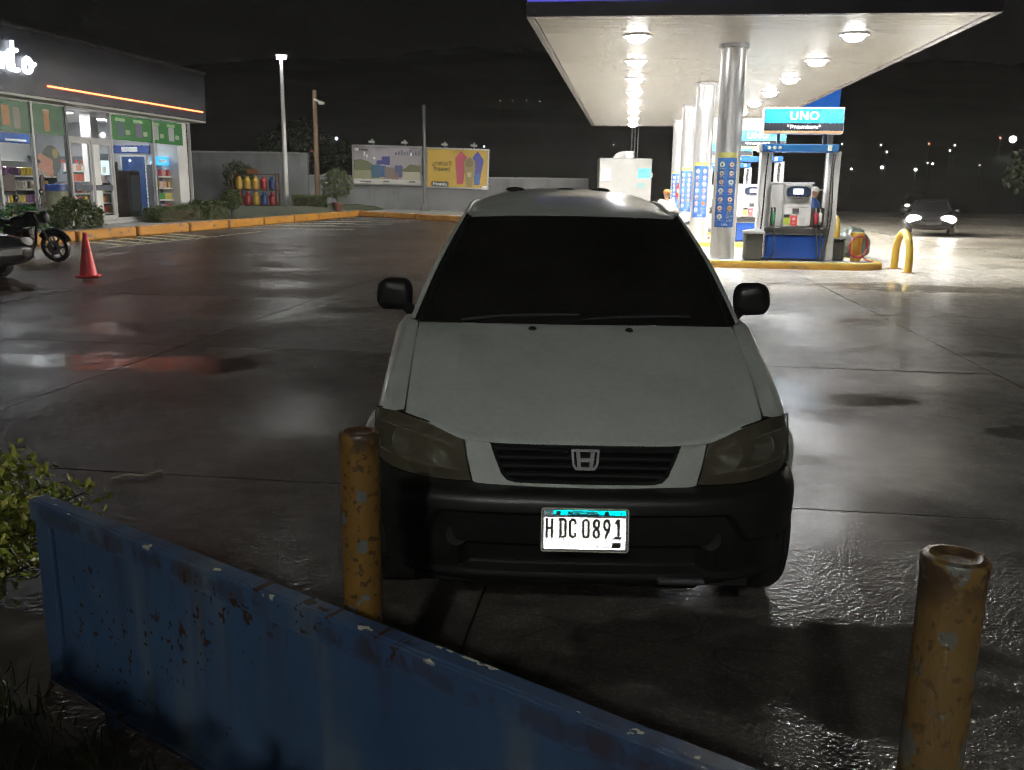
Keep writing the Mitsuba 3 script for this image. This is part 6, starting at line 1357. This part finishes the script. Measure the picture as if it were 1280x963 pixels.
# ------------------------------------------------------------------ people
def chain(joints, bones, res=.03):
    """one smooth skin over tapered bones: joints {name: (xyz, radius)}"""
    M_ = m3.Manifold()
    for a, b in bones:
        (pa, ra), (pb, rb) = joints[a], joints[b]
        s0 = m3.Manifold.sphere(ra, 20).translate(tuple(pa)); s1 = m3.Manifold.sphere(rb, 20).translate(tuple(pb))
        M_ = M_ + m3.Manifold.batch_hull([s0, s1])
    M_ = M_.refine_to_length(res); q = M_.to_mesh()
    m = trimesh.Trimesh(np.array(q.vert_properties[:, :3]), np.array(q.tri_verts)); trimesh.smoothing.filter_taubin(m, iterations=12); return m
def person(label, M, arm_l, arm_r, shirt, trousers, cap, lean=0.0):
    t = Thing('person', label, 'person', M)
    J = {'pel': ((0, 0, .95), .135), 'che': ((0, lean, 1.25), .145), 'nk': ((0, lean * 1.3, 1.43), .058), 'hd': ((0, lean * 1.5 - .01, 1.585), .088), 'chin': ((0, lean * 1.5 - .05, 1.53), .05), 'top': ((0, lean * 1.5 + .015, 1.625), .085)}
    for s, arm in ((-1, arm_l), (1, arm_r)):
        J[f's{s}'] = ((s * .17, lean, 1.37), .062); J[f'e{s}'] = (arm[0], .043); J[f'w{s}'] = (arm[1], .030)
        J[f'h{s}'] = ((s * .10, .0, .90), .095); J[f'k{s}'] = ((s * .11, -.02, .50), .062); J[f'a{s}'] = ((s * .11, .02, .09), .045)
    body = chain(J, [('nk', 'hd'), ('hd', 'chin'), ('hd', 'top'), ('nk', 'che')] + [b for s in (-1, 1) for b in ((f'e{s}', f'w{s}'), (f's{s}', f'e{s}'), ('che', f's{s}'))] + [('che', 'pel')] + [b for s in (-1, 1) for b in (('pel', f'h{s}'), (f'h{s}', f'k{s}'), (f'k{s}', f'a{s}'))])
    SK = (.22, .11, .07)
    t.add('body', body, SK, 'satin', True)
    Jc = {k: (p, r + .016) for k, (p, r) in J.items()}
    up = {k: Jc[k] for k in Jc}
    for s in (-1, 1): up[f'se{s}'] = (tuple(np.array(J[f's{s}'][0]) * .15 + np.array(J[f'e{s}'][0]) * .85), .056)
    t.add('shirt', chain(up, [('che', 'pel')] + [b for s in (-1, 1) for b in (('che', f's{s}'), (f's{s}', f'se{s}'))]), shirt, 'matte', True)
    t.add('trousers', chain({**Jc, 'pel': ((0, 0, .93), .158)}, [b for s in (-1, 1) for b in (('pel', f'h{s}'), (f'h{s}', f'k{s}'), (f'k{s}', f'a{s}'))]), trousers, 'matte', True)
    hx_, hy_, hz_ = J['hd'][0]
    t.add('nose', hull(ico((0, hy_ - .105, hz_ - .01), (.014, .018, .014), 1), ico((0, hy_ - .085, hz_ + .02), (.01, .01, .012), 1)), SK, 'satin', True)
    for s in (-1, 1):
        t.add('eye', ico((s * .034, hy_ - .082, hz_ + .015), (.014, .010, .009), 1), (.05, .04, .04), 'gloss', True)
        t.add('ear', ico((s * .089, hy_ + .01, hz_), (.012, .022, .032), 1), SK, 'satin', True)
        w = np.array(J[f'w{s}'][0]); e = np.array(J[f'e{s}'][0]); d = (w - e) / np.linalg.norm(w - e); sd = np.cross(d, [0, 0, 1.0]); sd = sd / (np.linalg.norm(sd) + 1e-9); upn = np.cross(sd, d)
        hj = {'w': (w, .028), 'p': (w + d * .07, .030)}; bn = [('w', 'p')]
        for k in range(4):
            o_ = sd * (.027 - .018 * k)
            hj[f'f{k}'] = (w + d * .085 + o_, .011); hj[f'g{k}'] = (w + d * (.125 - .008 * abs(k - 1)) + o_ * 1.05 - upn * .008, .009); hj[f't{k}'] = (w + d * (.148 - .010 * abs(k - 1)) + o_ * 1.05 - upn * .032, .008)
            bn += [('p', f'f{k}'), (f'f{k}', f'g{k}'), (f'g{k}', f't{k}')]
        hj['u0'] = (w + d * .03 + sd * .026, .013); hj['u1'] = (w + d * .075 + sd * .052 - upn * .012, .010); bn += [('w', 'u0'), ('u0', 'u1')]
        t.add('hand', chain(hj, bn, .006), SK, 'satin', True)
        t.add('shoe', hull(ico((s * .11, .03, .05), (.05, .06, .05), 1), ico((s * .12, -.13, .035), (.045, .07, .035), 1)), (.02, .02, .02), 'satin', True)
    t.add('hair', ico((0, hy_ + .03, hz_ + .015), (.094, .085, .095), 2), (.015, .012, .01), 'matte', True)
    k = t.add('cap', ico((0, hy_ + .01, hz_ + .045), (.102, .112, .085), 2), cap, 'satin', True)
    t.add(k + '__peak', ico((0, hy_ - .13, hz_ + .045), (.075, .085, .012), 2), cap, 'satin', True)
person('pump attendant in a pale shirt and orange cap reaching out, seen over the car roof', mat4(0.25, (4.22, 25.6, 0)), ((-.34, -.12, 1.18), (-.58, -.22, 1.05)), ((.25, -.02, 1.12), (.22, -.2, .93)), (.55, .55, .50), (.05, .06, .10), (.70, .20, .04))
person('attendant in a blue shirt and white cap behind the nearest dispenser', mat4(1.2, (7.05, 21.75, .15), .97), ((-.26, -.03, 1.12), (-.28, -.22, 1.0)), ((.28, -.12, 1.15), (.30, -.34, 1.12)), (.03, .08, .30), (.03, .03, .05), (.65, .65, .63))

# ------------------------------------------------------------------ lights across the valley
KIND = {0: ('white', (1, 1, 1), 5.0, .11), 1: ('bluish white', (.85, .92, 1.0), 9.0, .15), 2: ('pinkish', (1.0, .72, .62), 2.2, .09), 3: ('orange red', (1.0, .30, .14), 2.6, .13), 4: ('large glaring white', (.9, 1.0, .95), 20.0, .42), 5: ('bluish', (.55, .70, 1.0), 9.0, .20), 6: ('red', (1.0, .12, .06), 2.5, .30)}
lamp_ball = {k: ico((0, 0, 0), (v[3],) * 3, 1) for k, v in KIND.items()}
lamp_stick = cyl((0, 0, -3.4), (0, 0, -.08), .018, n=5)
SPOTS = [(39.3, 112.5, 7.3, 0), (33.1, 91.5, 3.9, 0), (43.6, 111.5, 7.2, 0), (41.4, 104.0, 6.1, 0), (36.3, 92.0, 4.1, 1), (39.2, 91.0, 3.9, 1), (49.3, 111.5, 7.4, 3), (42.3, 95.5, 4.7, 2), (42.6, 95.0, 4.6, 0), (49.1, 105.5, 6.4, 0), (51.7, 110.0, 7.2, 0), (46.9, 94.0, 4.5, 2), (62.1, 120.0, 8.7, 3), (62.4, 117.5, 8.4, 4), (34.5, 102.5, 5.8, 0), (-3.6, 108.5, 6.3, 0), (-3.0, 183.0, 18.1, 2), (-0.7, 183.5, 18.2, 2), (2.1, 184.0, 18.3, 2), (4.7, 183.5, 18.1, 0), (11.9, 113.0, 6.9, 2), (-21.6, 113.0, 7.2, 5), (-21.7, 100.5, 5.3, 6), (-20.7, 100.0, 5.3, 6)]
SPOTS.sort(key=lambda q: (q[3], q[0] / q[1]))
seen_ = {}
for x, y, z, k in SPOTS:
    nm, c_, pw_, r_ = KIND[k]
    seen_[k] = seen_.get(k, -1) + 1
    many = sum(1 for q in SPOTS if q[3] == k) > 1
    t = Thing('hillside_lamp', f'distant {nm} light on the dark hillside' + (f', {ORD[seen_[k]]} of its colour from the left' if many else ''), 'lamp', mat4(0, (x, y, z)), f'{nm} lights on the hill' if many else None)
    t.add('bulb', lamp_ball[k], (.8, .8, .8), 'satin', True, emit=EM(*c_, pw_), weight=.02)
    t.add('post', lamp_stick, (.05, .05, .05), 'matte')

# humid night air
scene['haze'] = {'type': 'cube', 'to_world': TF([[260.0, 0, 0, 0], [0, 206.0, 0, 143.0], [0, 0, 31.0, 29.4], [0, 0, 0, 1]]), 'bsdf': {'type': 'null'}, 'interior': {'type': 'ref', 'id': 'haze_air'}}
labels['haze'] = {'label': 'thin humid night haze over the whole forecourt', 'category': 'haze', 'kind': 'stuff'}
